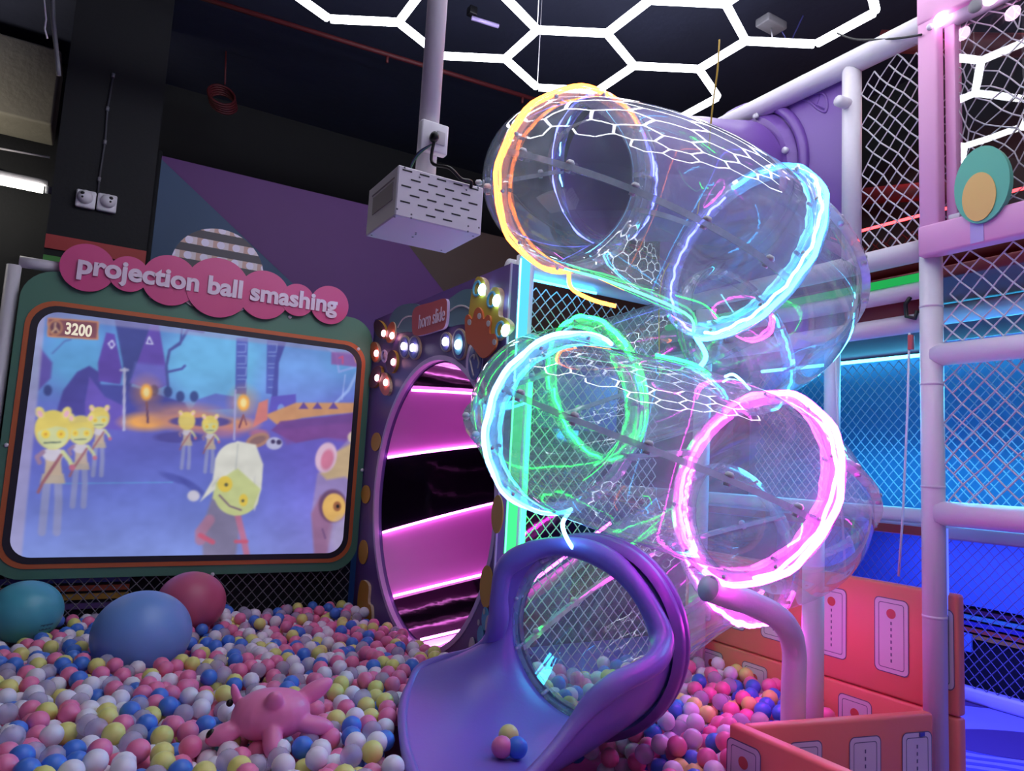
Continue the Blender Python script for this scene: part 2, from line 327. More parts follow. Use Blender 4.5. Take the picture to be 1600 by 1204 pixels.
# ================================================================ RIGHT PLAY STRUCTURE
def at(u,v,x=XR): return U(u,v,0,x)
ZB=3.65; ZD=2.555
t=thing('play_frame',(XR,2.2,0),'white padded tube frame of the play structure right of the clear slide','frame')
pipe([(XR,3.55,ZB),(XR,.6,ZB)],.06).build('top_beam','white_pad',t)
pipe([(XR,2.155,ZD),(XR,2.155,ZB)],.047).build('post','white_pad',t)
q=pipe([(XR,1.765,0),(XR,1.765,ZD+.03)],.047); q.build('post','white_pad',t)
for z in (.95,1.5,1.95,2.3): pipe([(XR,1.765,z),(XR,1.765,z+.012)],.0485).build('tape_band','white',t)
pipe([(XR,3.55,ZD+.02),(XR,1.76,ZD+.02)],.05).build('deck_beam','white_pad',t)
pipe([(XR+.06,3.55,2.40),(XR+.06,1.78,2.41)],.042).build('deck_beam','white_pad',t)
pipe([(XR+.10,3.55,2.255),(XR+.10,1.80,2.265)],.045).build('deck_beam','white_pad',t)
pipe([(XR,1.75,2.085),(XR,.6,2.085)],.05).build('cross_beam','white_pad',t)
pipe([(XR,1.74,1.395),(XR,.6,1.395)],.052).build('cross_beam','white_pad',t)
q=MB().tube([(XR-.005,2.155,3.42),(XR-.11,2.155,3.41)],.028,12); q.build('stub_pipe','white_pad',t)
pipe([(XR-.02,3.12,0),(XR-.02,3.12,2.5)],.05).build('post','white_pad',t)
MB().box((XR+.1,3.5,2.28),(XR+.13,1.82,2.385),bev=.004).build('deck_skirt','wine',t)
MB().tube([(XR+.03,3.5,2.455),(XR+.03,1.83,2.462)],.020,8).build('led_strip','led_deck_glow_green',t)  # no real strip: added glow standing in for green light on the deck pipe
# purple entry panel with ring ridge and leaf emboss
def Hz(): pass
t=thing('slide_entry_panel',(XR+.05,2.8,ZD),'purple moulded panel with an embossed leaf where the slide leaves the play frame','panel')
EC=np.array([XR,2.93,3.24])
q=MB(); q.box((XR+.03,3.6,ZD+.05),(XR+.06,2.19,ZB-.03),bev=.01); q.build('board','slide2',t)
def ringx(x,c,r,n=48): return [(x,c[1]+r*math.cos(2*PI*k/n),c[2]+r*math.sin(2*PI*k/n)) for k in range(n)]
MB().tube(ringx(XR+.025,EC,.475),.03,8,closed=True).build('ring_ridge','slide2',t)
q=MB(); q.band(ringx(XR+.02,EC,.44),ringx(XR-.02,EC,.40)); q.band(ringx(XR-.02,EC,.40),ringx(XR-.02,EC,.36)); q.build('collar','slide2',t)
for a in (62,130,10): p=EC+np.array([-.02,-.40*math.cos(R(a)),.40*math.sin(R(a))]); MB().tube([p,p-[.02,0,0]],.018,10).build('bolt','bolt',t)
lf=[at(u,v,XR+.03) for u,v in ((1254,154),(1268,148),(1284,145),(1291,152),(1293,165),(1290,175),(1278,170),(1266,160))]
MB().tube(smooth_poly(lf,4),.007,6,closed=True).build('leaf_emboss','slide2',t)
MB().tube([at(1262,155,XR+.03),at(1288,170,XR+.03)],.005,6).build('leaf_emboss','slide2',t)
MB().tube([at(1281,147,XR+.03),at(1276,166,XR+.03)],.004,6).build('leaf_emboss','slide2',t)
# nets, clear sheet, pink frame
X_=(1,0,0); mY=(0,-1,0); Z_=(0,0,1)
tag(net((XR+.01,2.11,ZD+.06),mY,Z_,.34,ZB-ZD-.12,.072,.085,.0036,jit=.010,seed=3).build('safety_net','net'),'white rope net between the white post and the pink padded frame','net')
tag(net((XR+.03,1.74,ZD+.1),mY,Z_,1.1,ZB-ZD-.1,.075,.085,.0030,jit=.03,seed=5,sag=.03).build('safety_net','net'),'wavy white rope net behind the pink padded window frame','net')
tag(net((XR+.005,1.72,1.43),mY,Z_,1.1,1.10,.082,.088,.0036,jit=.006,seed=8).build('safety_net','net'),'white rope net below the pink frame, right of the tall white post','net')
t=thing('pink_window_frame',(XR-.04,1.3,ZD),'pink padded window frame with round lamps at the upper right','frame')
y0=1.775; YL=at(1434,250,XR-.075)[1]; YR=at(1465,250,XR-.075)[1]
for nm,a,b in (('side_pad',(XR-.075,YL,ZD-.03),(XR-.01,YR,ZB+.13)),('sill_pad',(XR-.085,YL,ZD-.035),(XR-.01,.5,ZD+.105)),('head_pad',(XR-.08,YL,ZB-.03),(XR-.01,.5,ZB+.13))):
    MB().box(a,b,bev=.012).build(nm,'pink_frame',t)
MB().box((XR-.01,YR,ZD+.1),(XR+.05,YR-.045,ZB),bev=.005).build('inner_jamb','pink_frame',t)
for u,v,on in ((1470,30,1),(1548,-4,1),(1525,8,0)):
    p=at(u,v,XR-.08); MB().ell(p,(.012,.034,.034),16,8).build('round_lamp','bulb_pink' if on else 'grey',t)
p=at(1453,42,XR-.08); MB().ell(p,.015,12,8).build('lock_knob','white',t)
sb=at(1525,366,XR-.086); MB().box((XR-.088,sb[1]-.03,ZD-.029),(XR-.0855,sb[1]+.022,ZD+.104)).build('lilac_stripe','lilac',t)
MB().box(at(1494,338,XR-.02)-[.01,.02,.012],at(1494,338,XR-.02)+[.02,.03,.012],bev=.004).build('latch','white',t)
q=MB().grid([[ (XR+.012,y0-.05-1.1*i/40,ZD+.12+(ZB-ZD-.15)*j/30) for j in range(31)] for i in range(41)]); tag(q.build('clear_sheet','sheet'),'soft clear plastic sheet hung in the pink window frame','sheet')
t=thing('egg_sign',at(1533,300,XR-.1),'mint green egg shaped sign with an amber oval on the pink frame','sign')
oc=at(1533,288,XR-.10); 
def ovalx(c,ry,rz,n=40,tilt=0): return [(c[0],c[1]+ry*math.cos(2*PI*k/n)*math.cos(tilt)-rz*math.sin(2*PI*k/n)*math.sin(tilt),c[2]+ry*math.cos(2*PI*k/n)*math.sin(tilt)+rz*math.sin(2*PI*k/n)*math.cos(tilt)) for k in range(n)]
MB().prism(ovalx(oc,.108,.165),(.03,0,0)).build('egg_board','egg_green',t)
ic=at(1529,307,XR-.104); MB().prism(ovalx(ic,.066,.104),(.004,0,0)).build('amber_oval','egg_yellow',t)
# the room seen through the nets
st('wall_right',MB().box((5.75,6,0),(5.9,-2,5)),'black_wall'); wr=bpy.data.objects['wall_right']
MB().box((5.70,4.6,.66),(5.75,-1,1.28),bev=.005).build('pale_board','blue_board',wr)
for k,(z,m_) in enumerate(((.62,'maroon'),(.575,'egg_green'),(.53,'navy'),(.485,'rust'),(.44,'gold'))): MB().box((5.72,4.6,z-.014),(5.75,-1,z+.014)).build('painted_stripe',m_,wr)
st('baseboard_right',MB().box((5.6,4.6,0),(5.7,-1,.10),bev=.02),'white_pad')
MB().box((5.69,3.03,.33),(5.72,2.88,.46),bev=.006).build('socket_plate','blue_board',wr)
tag(net((5.62,4.4,.1),mY,Z_,5.0,1.2,.075,.085,.0036,jit=.004,seed=11).build('safety_net','net_dark'),'rope net across the blue lit wall at the lower right','net')
t=thing('upper_deck',(4.5,2.5,1.28),'padded platform deck inside the play structure above the blue room','deck')
MB().box((3.45,4.6,1.27),(5.69,-1,1.33),bev=.01).build('deck_board','floor_lilac',t); pipe([(3.5,4.4,1.36),(3.5,1.85,1.36)],.04).build('edge_pad','white_pad',t)
MB().box((3.44,4.4,1.275),(3.45,1.85,1.315)).build('edge_trim','wine',t)
t=thing('top_deck',(4.5,2.5,2.45),'padded top deck with wine and lilac edge pads behind the right net','deck')
MB().box((3.45,4.6,2.50),(5.69,-1,2.56),bev=.01).build('deck_board','wine',t)
pipe([(3.95,2.25,2.44),(3.95,-1,2.44)],.055).build('edge_pad','white_pad',t)
MB().box((4.2,2.38,2.28),(4.24,-1,2.345),bev=.008).build('edge_trim','lilac',t); MB().box((4.2,2.38,2.245),(4.24,-1,2.275),bev=.004).build('edge_trim','wine',t)
MB().box((3.75,1.7,2.565),(3.79,-1,2.60),bev=.005).build('edge_trim','gold',t)
t=thing('blue_lit_board',(5.4,2.5,1.33),'large board glowing teal under a blue LED line behind the nets','board')
MB().box((5.30,4.6,1.34),(5.36,-1,2.49),bev=.004).build('board','blue_board',t); MB().tube([(5.22,4.4,2.465),(5.22,-1,2.465)],.014,8).build('led_strip','led_cyan2',t)
tag(net((5.15,4.4,1.36),mY,Z_,5.2,1.10,.075,.085,.0040,jit=.004,seed=12).build('safety_net','net'),'rope net in front of the teal lit board behind the play frame','net')
t=thing('red_led_line',(5.3,2.5,3.5),'thin red LED line glowing in the dark room behind the upper nets','light')
MB().tube([(5.2,4.4,3.53),(5.2,.4,3.50)],.012,8).build('led_strip','led_red',t)
for k,(a,b) in enumerate((((5.66,4.1,4.1),(5.0,2.4,3.52)),((4.3,2.7,4.45),(5.66,.8,3.9)),((4.8,6.0,3.0),(4.8,.5,3.05)))):
    tag(pipe([a,b],.07).build('crossbeam','red_pipe'),['slanted red padded beam in the dark upper room left of the pink frame','slanted red padded beam behind the net high in the pink window','level red padded beam low in the dark upper room'][k],'beam')
tag(net((5.45,4.4,2.6),mY,Z_,3.6,.9,.09,.1,.005,jit=.004,seed=14).build('safety_net','red_pipe'),'red netting far back in the dark upper room','net')
# thin ropes and hook
t=thing('pulley_rope',at(1405,900,XR-.03),'long thin pulley rope hanging from a black hook on the deck beam','rope')
MB().tube([at(1421,520,3.24),at(1418,640,3.24),at(1411,800,3.25),at(1404,900,3.26)],.006,6).build('rope','white',t)
hk=at(1423,480,3.24); MB().tube([hk+[0,.0,.05],hk+[0,.025,.02],hk+[0,.02,-.04],hk+[0,-.02,-.055],hk+[0,-.03,-.02]],.010,8).build('hook','black',t)
MB().box(hk+[-.01,-.012,-.20],hk+[.01,.012,-.13],bev=.004).build('rope_clip','red_sign',t)
tag(MB().tube([at(1306,560,3.26),at(1310,690,3.26),at(1321,900,3.26)],.006,6).build('pull_cord','white'),'thin pale cord hanging straight behind the right ends of the clear tubes','cord')
pipe([(XR+.1,2.33,1.33),(XR+.1,2.33,2.25)],.04).build('post','white_pad',bpy.data.objects['play_frame'])
MB().tube([(XR+.06,1.748,.95),(XR+.06,1.748,1.33)],.012,8).build('led_strip','led_blue',bpy.data.objects['play_frame'])
# coral pads with ticket prints
def ticket(c,ux,uz,w_,h_,pad,flip=1):
    """printed ticket on a pad face: white card, grey line, coral dot, dashes"""
    ux=V3(ux);uz=V3(uz);n=np.cross(ux,uz); c=V3(c); q=MB()
    P=lambda x,y,d:c+ux*x+uz*y+n*d
    q.prism([P(x,y,0) for x,y in rrect(w_,h_,.022)],n*.002,0)
    a=[P(x,y,.0025) for x,y in rrect(w_-.012,h_-.012,.018)]; b=[P(x,y,.0025) for x,y in rrect(w_-.020,h_-.020,.015)]; 
    a2=[P(x,y,.0025) for x,y in rrect(w_-.034,h_-.034,.012)]; b2=[P(x,y,.0025) for x,y in rrect(w_-.040,h_-.040,.010)]
    q.band([P(x,y,.002) for x,y in rrect(w_+.008,h_+.008,.025)],[P(x,y,.002) for x,y in rrect(w_,h_,.022)],m=1); q.band(a2,b2,m=1)
    if flip:
     q.prism([P(.022*math.cos(2*PI*k/20),flip*h_*.30+.022*math.sin(2*PI*k/20),.002) for k in range(20)],n*.001,2)
     for k in range(7): q.prism([P(x,flip*(h_*.17-k*h_*.085)+y,.002) for x,y in ((-.003,-.007),(.003,-.007),(.003,.007),(-.003,.007))],n*.001,1)
    q.build('ticket_print',['ticket','ticket_line','ticket_dot'],pad)
XO=3.255
t=thing('coral_pad_wall',(XO,2.5,0),'tall coral padded wall with printed tickets on the right side of the pit','padding')
p_=MB().box((XO,3.30,.01),(XO+.06,1.70,.550),bev=.014,seg=3).build('lower_pad','orange_pad',t)
u_=MB().box((XO,3.30,.554),(XO+.06,1.70,1.055),bev=.014,seg=3).build('upper_pad','orange_pad',t)
for y in (3.07,2.76,2.46,2.17): ticket((XO-.0005,y,.325),mY,Z_,.165,.345,p_)
for y in (3.16,2.91,2.64,2.295,1.99): ticket((XO-.0005,y,.822),mY,Z_,.155,.325,u_)
ticket((XO-.0005,1.752,.822),mY,Z_,.07,.325,u_,0)
ZP=.585
t=thing('coral_pad_barrier',(2.7,1.9,0),'low coral pad barrier with tickets joining the tall white post to the pit corner','padding')
a=np.array([2.247,1.958]); b=np.array([3.12,1.77]); d=(b-a)/np.linalg.norm(b-a); ln=np.linalg.norm(b-a); Rm=np.array([[d[0],-d[1],0],[d[1],d[0],0],[0,0,1]])
o_=MB().box((a[0],a[1]-.05,.01),(a[0]+ln,a[1],ZP),bev=.014,seg=3,Rm=Rm,c=(a[0],a[1],0)).build('pad','orange_pad',t)
nn=np.array([d[1],-d[0]])
for u in (1258,1352,1432):
    best=min((abs(PJ((*(a+d*s+nn*.05),.45))[0]-u),s) for s in np.linspace(0,ln,200))[1]; c=a+d*best+nn*.0505; ticket((c[0],c[1],.35),(d[0],d[1],0),Z_,.15,.33,o_,-1)
c=a+d*(ln-.06)+nn*.052; MB().box((c[0]-.025,c[1]-.002,.50),(c[0]+.025,c[1]+.004,.515)).build('strap_end','navy',t)
t=thing('coral_pad_divider',(2.2,1.2,0),'low coral pad barrier running toward the camera at the bottom right','padding')
o_=MB().box((2.19,1.975,.01),(2.245,.3,ZP),bev=.014,seg=3).build('pad','orange_pad',t)
for y in (1.90,1.58,1.26): ticket((2.1895,y,.37),mY,Z_,.15,.33,o_)
# bent support pipe and the straight post behind it
e=UD(1107,919,2.68); m1=UD(1180,945,2.82); m2=UD(1222,968,2.88); b_=np.array([2.42,2.02,.35])
tb=UD(1240,1040,2.96)
t=thing('bent_support_pipe',(tb[0],tb[1],0),'white padded pipe bent like a cane under the pink lit end of the lower tube','pipe')
pts=smooth_poly([e,e+(m1-e)*.5,m1,np.array([m2[0],m2[1],m2[2]-.005]),np.array([tb[0],tb[1],m2[2]-.13]),np.array([tb[0],tb[1],.6]),np.array([tb[0],tb[1],0])],6,closed=False)
MB().tube(pts,.049,18).build('pipe_padding','white_pad',t)
MB().tube([pts[0]+(pts[0]-pts[1])*.01,pts[0]-(pts[1]-pts[0])*.2],.050,18).build('end_cap','white_pad',t)
p2=UD(1270,1000,3.15); pts=[(p2[0],p2[1],0),(p2[0],p2[1],1.25)]
tag(pipe(pts,.046,18).build('support_post','white_pad'),'straight white padded post standing right behind the bent white pipe','post')
# ================================================================ THE CLEAR SPIRAL SLIDE
HC=np.array([2.20,2.406]); RC=.506; RT=.345
ZK=[(90,3.05),(180,2.70),(270,2.385),(360,2.165),(450,1.90),(540,1.678),(630,1.475),(720,1.20),(810,.83)]
def hz(ph):
    i=min(max(int((ph-90)//90),0),7); g=lambda q:ZK[min(max(q,0),8)][1]; t=(ph-ZK[i][0])/90
    a=g(i-1) if i>0 else 2*g(0)-g(1); b,c=g(i),g(i+1); d=g(i+2) if i<7 else 2*g(8)-g(7)
    return .5*((2*b)+(-a+c)*t+(2*a-5*b+4*c-d)*t*t+(-a+3*b-3*c+d)*t**3)
OFF={90:(0,0),180:(-.01,0),270:(-.055,.03),360:(-.02,.01),450:(0,0),540:(0,0),630:(0,0),720:(0,0),810:(0,0)}
v_=RW@_d((920,990)); EX=C0+v_*3.12/(v_@(RW@np.array([0,0,-1.])))
ex_dir=np.array([math.cos(R(210)),math.sin(R(210)),0]); ey=np.array([ex_dir[1],-ex_dir[0],0])   # way out of the slide, and its far side
def H0(ph):
    a=R(ph); k=int(min(max((ph-90)//90,0),7)); t=(ph-90-90*k)/90; t=t*t*(3-2*t); o=np.array(OFF[90+90*k])*(1-t)+np.array(OFF[180+90*k])*t
    return np.array([HC[0]+RC*math.cos(a)+o[0],HC[1]+RC*math.sin(a)+o[1],hz(ph)])
def H(ph):
    if ph<=720: return H0(ph)
    s=(ph-720)/90; p0=H0(720); m0=np.array([0,.95,-.30]); m1=ex_dir*.95+np.array([0,0,-.10])
    return (2*s**3-3*s*s+1)*p0+(s**3-2*s*s+s)*m0+(-2*s**3+3*s*s)*EX+(s**3-s*s)*m1
def frame(ph):
    t=H(min(ph+.5,810))-H(max(ph-.5,90)); t/=np.linalg.norm(t)
    e=np.array([math.cos(R(ph)),math.sin(R(ph)),0]) if ph<=720 else np.array([t[1],-t[0],0])
    e=e-t*(t@e); e/=np.linalg.norm(e); return H(ph),t,e,np.cross(e,t)
def ring(ph,th,r,dt=0):
    c,t,e,u=frame(ph); return c+t*dt+r*(math.cos(th)*e+math.sin(th)*u)
S=thing('spiral_tube_slide',(HC[0],HC[1],0),'clear spiral tube slide with neon rings and a purple exit chute','slide')
tilt=lambda s:R(20)*(1-2*s)-(R(14) if k==1 else 0)      # each quarter turn is a planar bend: its seam runs straight across
for k in range(8):
    p0,p1=90+90*k,180+90*k
    sh=None
    for nm,a0 in (('lower_shell',PI),('upper_shell',0)):
        sh=MB().grid([[ring(p0+(p1-p0)*i/16,a0+PI*j/22+tilt(i/16),RT) for j in range(23)] for i in range(17)]).build(nm,'clear',S)
        if nm=='lower_shell': low=sh
    for th,nb in ((0,5),(PI,0)):
        q=MB(); rows=[]
        for i in range(17):
            c,t,e,u=frame(p0+(p1-p0)*i/16); rr=[]
            sg=1 if th==0 else -1
            ca,sa=math.cos(tilt(i/16)),math.sin(tilt(i/16)); e,u=e*ca+u*sa,u*ca-e*sa
            for (dr,du) in ((-.002,-.011),(.030,-.011),(.030,.011),(-.002,.011)): rr.append(c+e*sg*(RT+dr)+u*du)
            rows.append(rr)
        q.grid(rows,cv=True,sm=False); q.build('seam_flange','clear_seam',sh)
        for b in range(nb):
            ph=p0+(p1-p0)*(b+.5)/nb; c,t,e,u=frame(ph); ca,sa=math.cos(tilt((b+.5)/nb)),math.sin(tilt((b+.5)/nb)); e,u=e*ca+u*sa,u*ca-e*sa; p=c+e*(RT+.016)
            q=MB(); q.tube([p+u*.009,p+u*.018,p+u*.026],[.016,.016,.009],12); q.tube([p-u*.009,p-u*.02],.011,10); q.build('bolt','bolt',sh)
def flange(ph,r0=RT-.004,r1=RT+.036,hw=.024,m='clear_rim',name='joint_flange'):
    n=56; c,t,e,u=frame(ph); rows=[]
    for (r,dt) in ((r0,-hw),(r1,-hw),(r1,-.003),(r1-.012,0),(r1,.003),(r1,hw),(r0,hw)):
        rows.append([ring(ph,2*PI*k/n,r,dt) for k in range(n)])
    o=MB().grid(rows,cv=True,sm=True).build(name,m,S)
    for k in range(10):
        th=2*PI*(k+.5)/10; p=ring(ph,th,RT+.018); MB().tube([p-t*(hw+.008),p+t*(hw+.008)],.008,8).build('bolt','bolt',o)
    return o
for ph in range(90,811,90): flange(ph)
def led(ph,a0,a1,key,dt=0,r=RT+.034,rad=.009,tail=(),n=40,lab=None,wob=.004):
    pts=[ring(ph,R(a0+(a1-a0)*i/n),r+wob*math.sin(i*.9),dt+wob*math.sin(i*1.7+ph)) for i in range(n+1)]
    if tail:
        d0=(pts[-1]-C0)@(RW@np.array([0,0,-1.])); tail=[UD(p[0],p[1],d0+.012*(k+1)) if len(p)==2 else p for k,p in enumerate(tail)]; pts=pts[:-1]
        pts=pts+[V3(p) for p in smooth_poly([pts[-1]]+list(tail),5,closed=False)][1:]
    o=MB().tube(pts,rad,8).build('led_strip','led_'+key,S)
    if lab: o['label']=lab
    return o
# neon wound round the joints, ends hanging loose as in the photograph
led(180,128,-108,'orange',tail=[(893,450),(925,468),(962,478)],lab='orange neon strip')
led(180,118,-95,'orange',dt=.020,r=RT+.026,rad=.005)
led(90,200,-60,'violet',dt=.02,r=RT+.036,lab='pale violet neon strip'); led(90,110,-40,'ice',dt=-.02,r=RT+.036,rad=.006)
led(90,-60,-170,'violet',dt=-.01,r=RT+.03,rad=.006)
led(270,112,-112,'cyan',tail=[(1103,556),(1090,577)],rad=.010,lab='icy cyan neon strip')
led(270,40,-95,'ice',dt=-.022,r=RT+.028,rad=.006)
led(270,250,118,'violet',r=RT+.01,rad=.005)
led(360,30,-70,'cyan',rad=.006,lab='thin cyan neon strip')
led(450,150,5,'green',dt=.01,rad=.010,lab='green neon strip'); led(450,5,-160,'green',dt=-.015,r=RT+.02,rad=.006)
led(450,230,150,'green',r=RT+.012,rad=.007)
led(540,112,-112,'ice',tail=[(879,818),(888,845),(905,866),(930,877),(960,879)],rad=.009,lab='ice white neon strip')
led(540,100,-100,'cyan',dt=.022,r=RT+.028,rad=.006)
led(630,125,-110,'pink',rad=.012,lab='hot pink neon strip'); led(630,110,-70,'pink',dt=-.024,r=RT+.026,rad=.007)
led(630,250,125,'pink',r=RT+.012,rad=.009); led(630,225,170,'pink',dt=.03,r=RT+.01,rad=.008)
led(720,-40,-140,'pink',rad=.010); led(720,215,150,'white_pink',r=RT+.02,rad=.006); led(720,-50,-110,'pink',dt=.03,r=RT+.034,rad=.007)
# loose neon ends inside the tower, and a glowing stand-in for a reflection
S_=lambda pts,key,rad: MB().tube(smooth_poly([V3(p) for p in pts],5,closed=False),rad,8).build('led_strip','led_'+key,S)
S_([ring(270,R(-110),RT+.02),ring(255,R(-85),RT+.012),ring(225,R(-80),RT+.012),ring(200,R(-82),RT+.012)],'mint',.005)
S_([ring(600,R(100),RT+.012),ring(590,R(88),RT+.012),ring(575,R(92),RT+.012)],'green',.006)  # glowing piece imitates the green ring's reflection on the tube
S_([ring(620,R(95),RT+.014),ring(606,R(80),RT+.014),ring(600,R(62),RT+.012)],'ice',.005)
# purple entry tube from the panel
q=MB(); rows=[]
A0=np.array([XR+.0,EC[1],EC[2]]); A1=H(90)
tt=(A1-A0)/np.linalg.norm(A1-A0)
for i in range(13):
    s=i/12; c=A0+(A1-A0)*s; r=RT-.004+.03*(1-s)**3+ (.004 if i in (4,8) else 0)
    yv=np.array([0,1.,0]); zv=np.cross(yv,tt); rows.append([c+r*(math.cos(2*PI*k/48)*yv+math.sin(2*PI*k/48)*zv) for k in range(48)])
q.grid(rows,cv=True); q.build('entry_tube','slide2',S)
flange(90,RT+.001,RT+.03,.03,'slide2','entry_collar')
# purple exit chute: a loft from the round mouth to the rolled rim; rim given as (degrees from the bottom, along, sideways, height)
RIM=[(0,.97,.17,.46),(15,.86,.29,.46),(28,.72,.42,.46),(42,.55,.56,.467),(55,.38,.68,.475),(64,.25,.75,.49),(72,.13,.79,.53),(80,.05,.70,.57),(88,.03,.57,.62),(95,.05,.46,.70),(105,.08,.41,.80),(120,.10,.40,.91),(135,.10,.38,1.03),(150,.09,.30,1.10),(165,.08,.18,1.15),(180,.08,.03,1.16),(195,.08,-.12,1.12),(210,.09,-.24,1.03),(225,.10,-.33,.91),(240,.15,-.37,.83),(253,.30,-.38,.79),(265,.46,-.31,.75),(275,.54,-.25,.69),(290,.62,-.21,.62),(307,.74,-.17,.54),(323,.88,-.13,.485),(338,1.00,-.07,.465),(350,1.03,.05,.46)]
base=np.array([EX[0],EX[1],0]); ZC=EX[2]; RE=.375
RP=[base+ex_dir*a+ey*b+np.array([0,0,c]) for _,a,b,c in RIM]
rim=smooth_poly(RP,5); nr=len(rim); ths=[]
for i in range(len(RIM)):
    t0=RIM[i][0]; t1=RIM[(i+1)%len(RIM)][0]+(360 if i==len(RIM)-1 else 0)
    for k in range(5): ths.append(t0+(t1-t0)*k/5)
NB=22; CH=[]
for th,rp in zip(ths,rim):
    c=base+ey*(RE*math.sin(R(th)))+np.array([0,0,ZC-RE*math.cos(R(th))]); ln=np.linalg.norm(rp-c); row=[]
    fl=max(0,math.cos(R(th))); p1_=c+ex_dir*min(.45*ln,.25); p2_=rp*.72+c*.28-np.array([0,0,.035*fl])
    for j in range(NB+1):
        s=j/NB; row.append((1-s)**3*c+3*(1-s)**2*s*p1_+3*(1-s)*s*s*p2_+s**3*rp)
    CH.append(row)
CH=np.array(CH)
for _ in range(3): CH[:,1:-1]=(np.roll(CH,1,0)[:,1:-1]+2*CH[:,1:-1]+np.roll(CH,-1,0)[:,1:-1])/4
q=MB(); q.grid([list(r) for r in CH],cu=True); chute=q.build('exit_chute','slide',S)
sd=chute.modifiers.new('thickness','SOLIDIFY'); sd.thickness=.016; sd.offset=0
rr=[]
for i,p in enumerate(rim):
    s=(p-base)@ex_dir; rr.append(.020+.026*min(1,max(0,(p[2]-.5)/.3)))
rr=[(rr[i-2]+rr[i-1]+rr[i]+rr[(i+1)%nr]+rr[(i+2)%nr])/5*(1+.10*math.sin(i*.42)) for i in range(nr)]
MB().tube(rim,rr,14,closed=True).build('rolled_rim','slide',S)
n=56
def exring(x,r): return [base+ex_dir*x+ey*(r*math.sin(2*PI*k/n))+np.array([0,0,ZC-r*math.cos(2*PI*k/n)]) for k in range(n)]
q=MB(); q.grid([exring(x,r) for x,r in ((-.07,.36),(-.07,.405),(-.055,.43),(-.012,.432),(-.002,.415),(.008,.415),(.02,.432),(.055,.425),(.07,.395))],cv=True); q.build('exit_collar','slide2',S)
for a in (50,95,140,-60,-110): MB().ell(base+ex_dir*-.06+ey*(.40*math.sin(R(a)))+np.array([0,0,ZC-.40*math.cos(R(a))]),.014,10,6).build('bolt','bolt',S)
# ================================================================ BACK NET WALL AND LED POST
YN=3.5
t=thing('back_net_frame',(2.6,YN,0),'white padded frame with netting behind the clear slide','frame')
pipe([(2.0,YN,2.63),(3.25,YN,2.63)],.05).build('top_beam','white_pad',t)
net((2.12,YN,.25),X_,Z_,1.07,2.32,.075,.082,.0036,jit=.004,seed=21).build('net','net',t)
MB().tube([(2.04,YN-.05,2.57),(2.6,YN-.05,2.57)],.008,8).build('led_strip','led_cyan',t)
t=thing('led_post',(2.02,3.42,0),'white padded post at the end of the violet panel lit cyan above and green below','post')
pipe([(2.055,3.40,0),(2.055,3.40,2.68)],.052).build('padding','white_pad',t)
MB().tube([(2.025,3.352,1.95),(2.025,3.352,2.66)],.030,10).build('post_glow','led_post_glow_aqua',t); MB().tube([(2.025,3.352,.45),(2.025,3.352,1.94)],.030,10).build('post_glow','led_post_glow_green',t)  # added glowing rods stand in for cyan and green light on the padding
MB().tube([(1.985,3.335,1.95),(1.985,3.335,2.64)],.005,6).build('led_strip','led_aqua',t); MB().tube([(1.985,3.335,.5),(1.985,3.335,1.94)],.005,6).build('led_strip','led_mint',t); MB().tube([(2.11,3.37,.8),(2.11,3.37,1.98)],.014,8).build('led_strip','led_green',t)
# dark play area behind the nets
st('wall_far',MB().box((3.05,5.2,0),(6,5.3,2.5)),'black_wall')
t=thing('magenta_led_line',(2.8,3.85,.7),'slanted magenta LED line glowing in the dark behind the back net','light'); MB().tube([(2.35,3.85,.70),(3.1,3.85,1.15)],.010,8).build('led_strip','led_pink',t); 
tag(pipe([(2.3,3.95,.55),(3.4,3.75,1.25)],.04).build('dark_rail','grey'),'slanted grey rail behind the back net','rail')
t=thing('deck_side_board',(2.9,3.84,1.75),'slate coloured side board of a deck behind the back net between the two tube turns','board'); MB().box((2.45,3.82,1.75),(3.1,3.86,2.2),bev=.01).build('board','navy',t)
for x in (2.45,2.6,2.75,2.9,3.05): MB().ell((x,3.81,2.16),.02,10,6).build('round_cap','bolt',t)
# ================================================================ HORN SLIDE PANEL (stands along x = XH)
HY=4.26; HZ=1.25; HR=.90
def hp(u,v,dx=0): return U(u,v,0,XH-dx)
def crop5(cx,cy): return 560+cx/5.471,420+cy/5.471
def h5(cx,cy,dx=0): return hp(*crop5(cx,cy),dx)
T=thing('horn_slide_panel',(XH,HY,0),'violet panel with a round striped horn mouth, lamps and the horn slide sign','panel')
n=72; yl,yr,zt=5.47,3.33,2.60
inner=[(HY+HR*math.cos(2*PI*k/n),HZ+HR*math.sin(2*PI*k/n)) for k in range(n)]; outer=[]
for (y,z) in inner:
    dy,dz=y-HY,z-HZ; s=min((yl-HY)/dy if dy>1e-6 else 9e9,(yr-HY)/dy if dy<-1e-6 else 9e9,(zt-HZ)/dz if dz>1e-6 else 9e9,(.02-HZ)/dz if dz<-1e-6 else 9e9); outer.append((HY+dy*s,HZ+dz*s))
for cyz in ((yl,zt),(yr,zt),(yl,.02),(yr,.02)):
    i=min(range(n),key=lambda k:(outer[k][0]-cyz[0])**2+(outer[k][1]-cyz[1])**2); outer[i]=cyz
q=MB(); X3=lambda L_,x:[(x,a,b) for a,b in L_]
q.band(X3(inner,XH),X3(outer,XH)); q.band(X3(inner,XH+.05),X3(outer,XH+.05)); q.band(X3(outer,XH),X3(outer,XH+.05)); q.build('board','horn_purple',T)
q=MB(); q.band(X3(inner,XH-.004),X3([(HY+(a-HY)*1.035,HZ+(b-HZ)*1.035) for a,b in inner],XH-.004)); q.band(X3(inner,XH-.004),X3(inner,XH+.03))
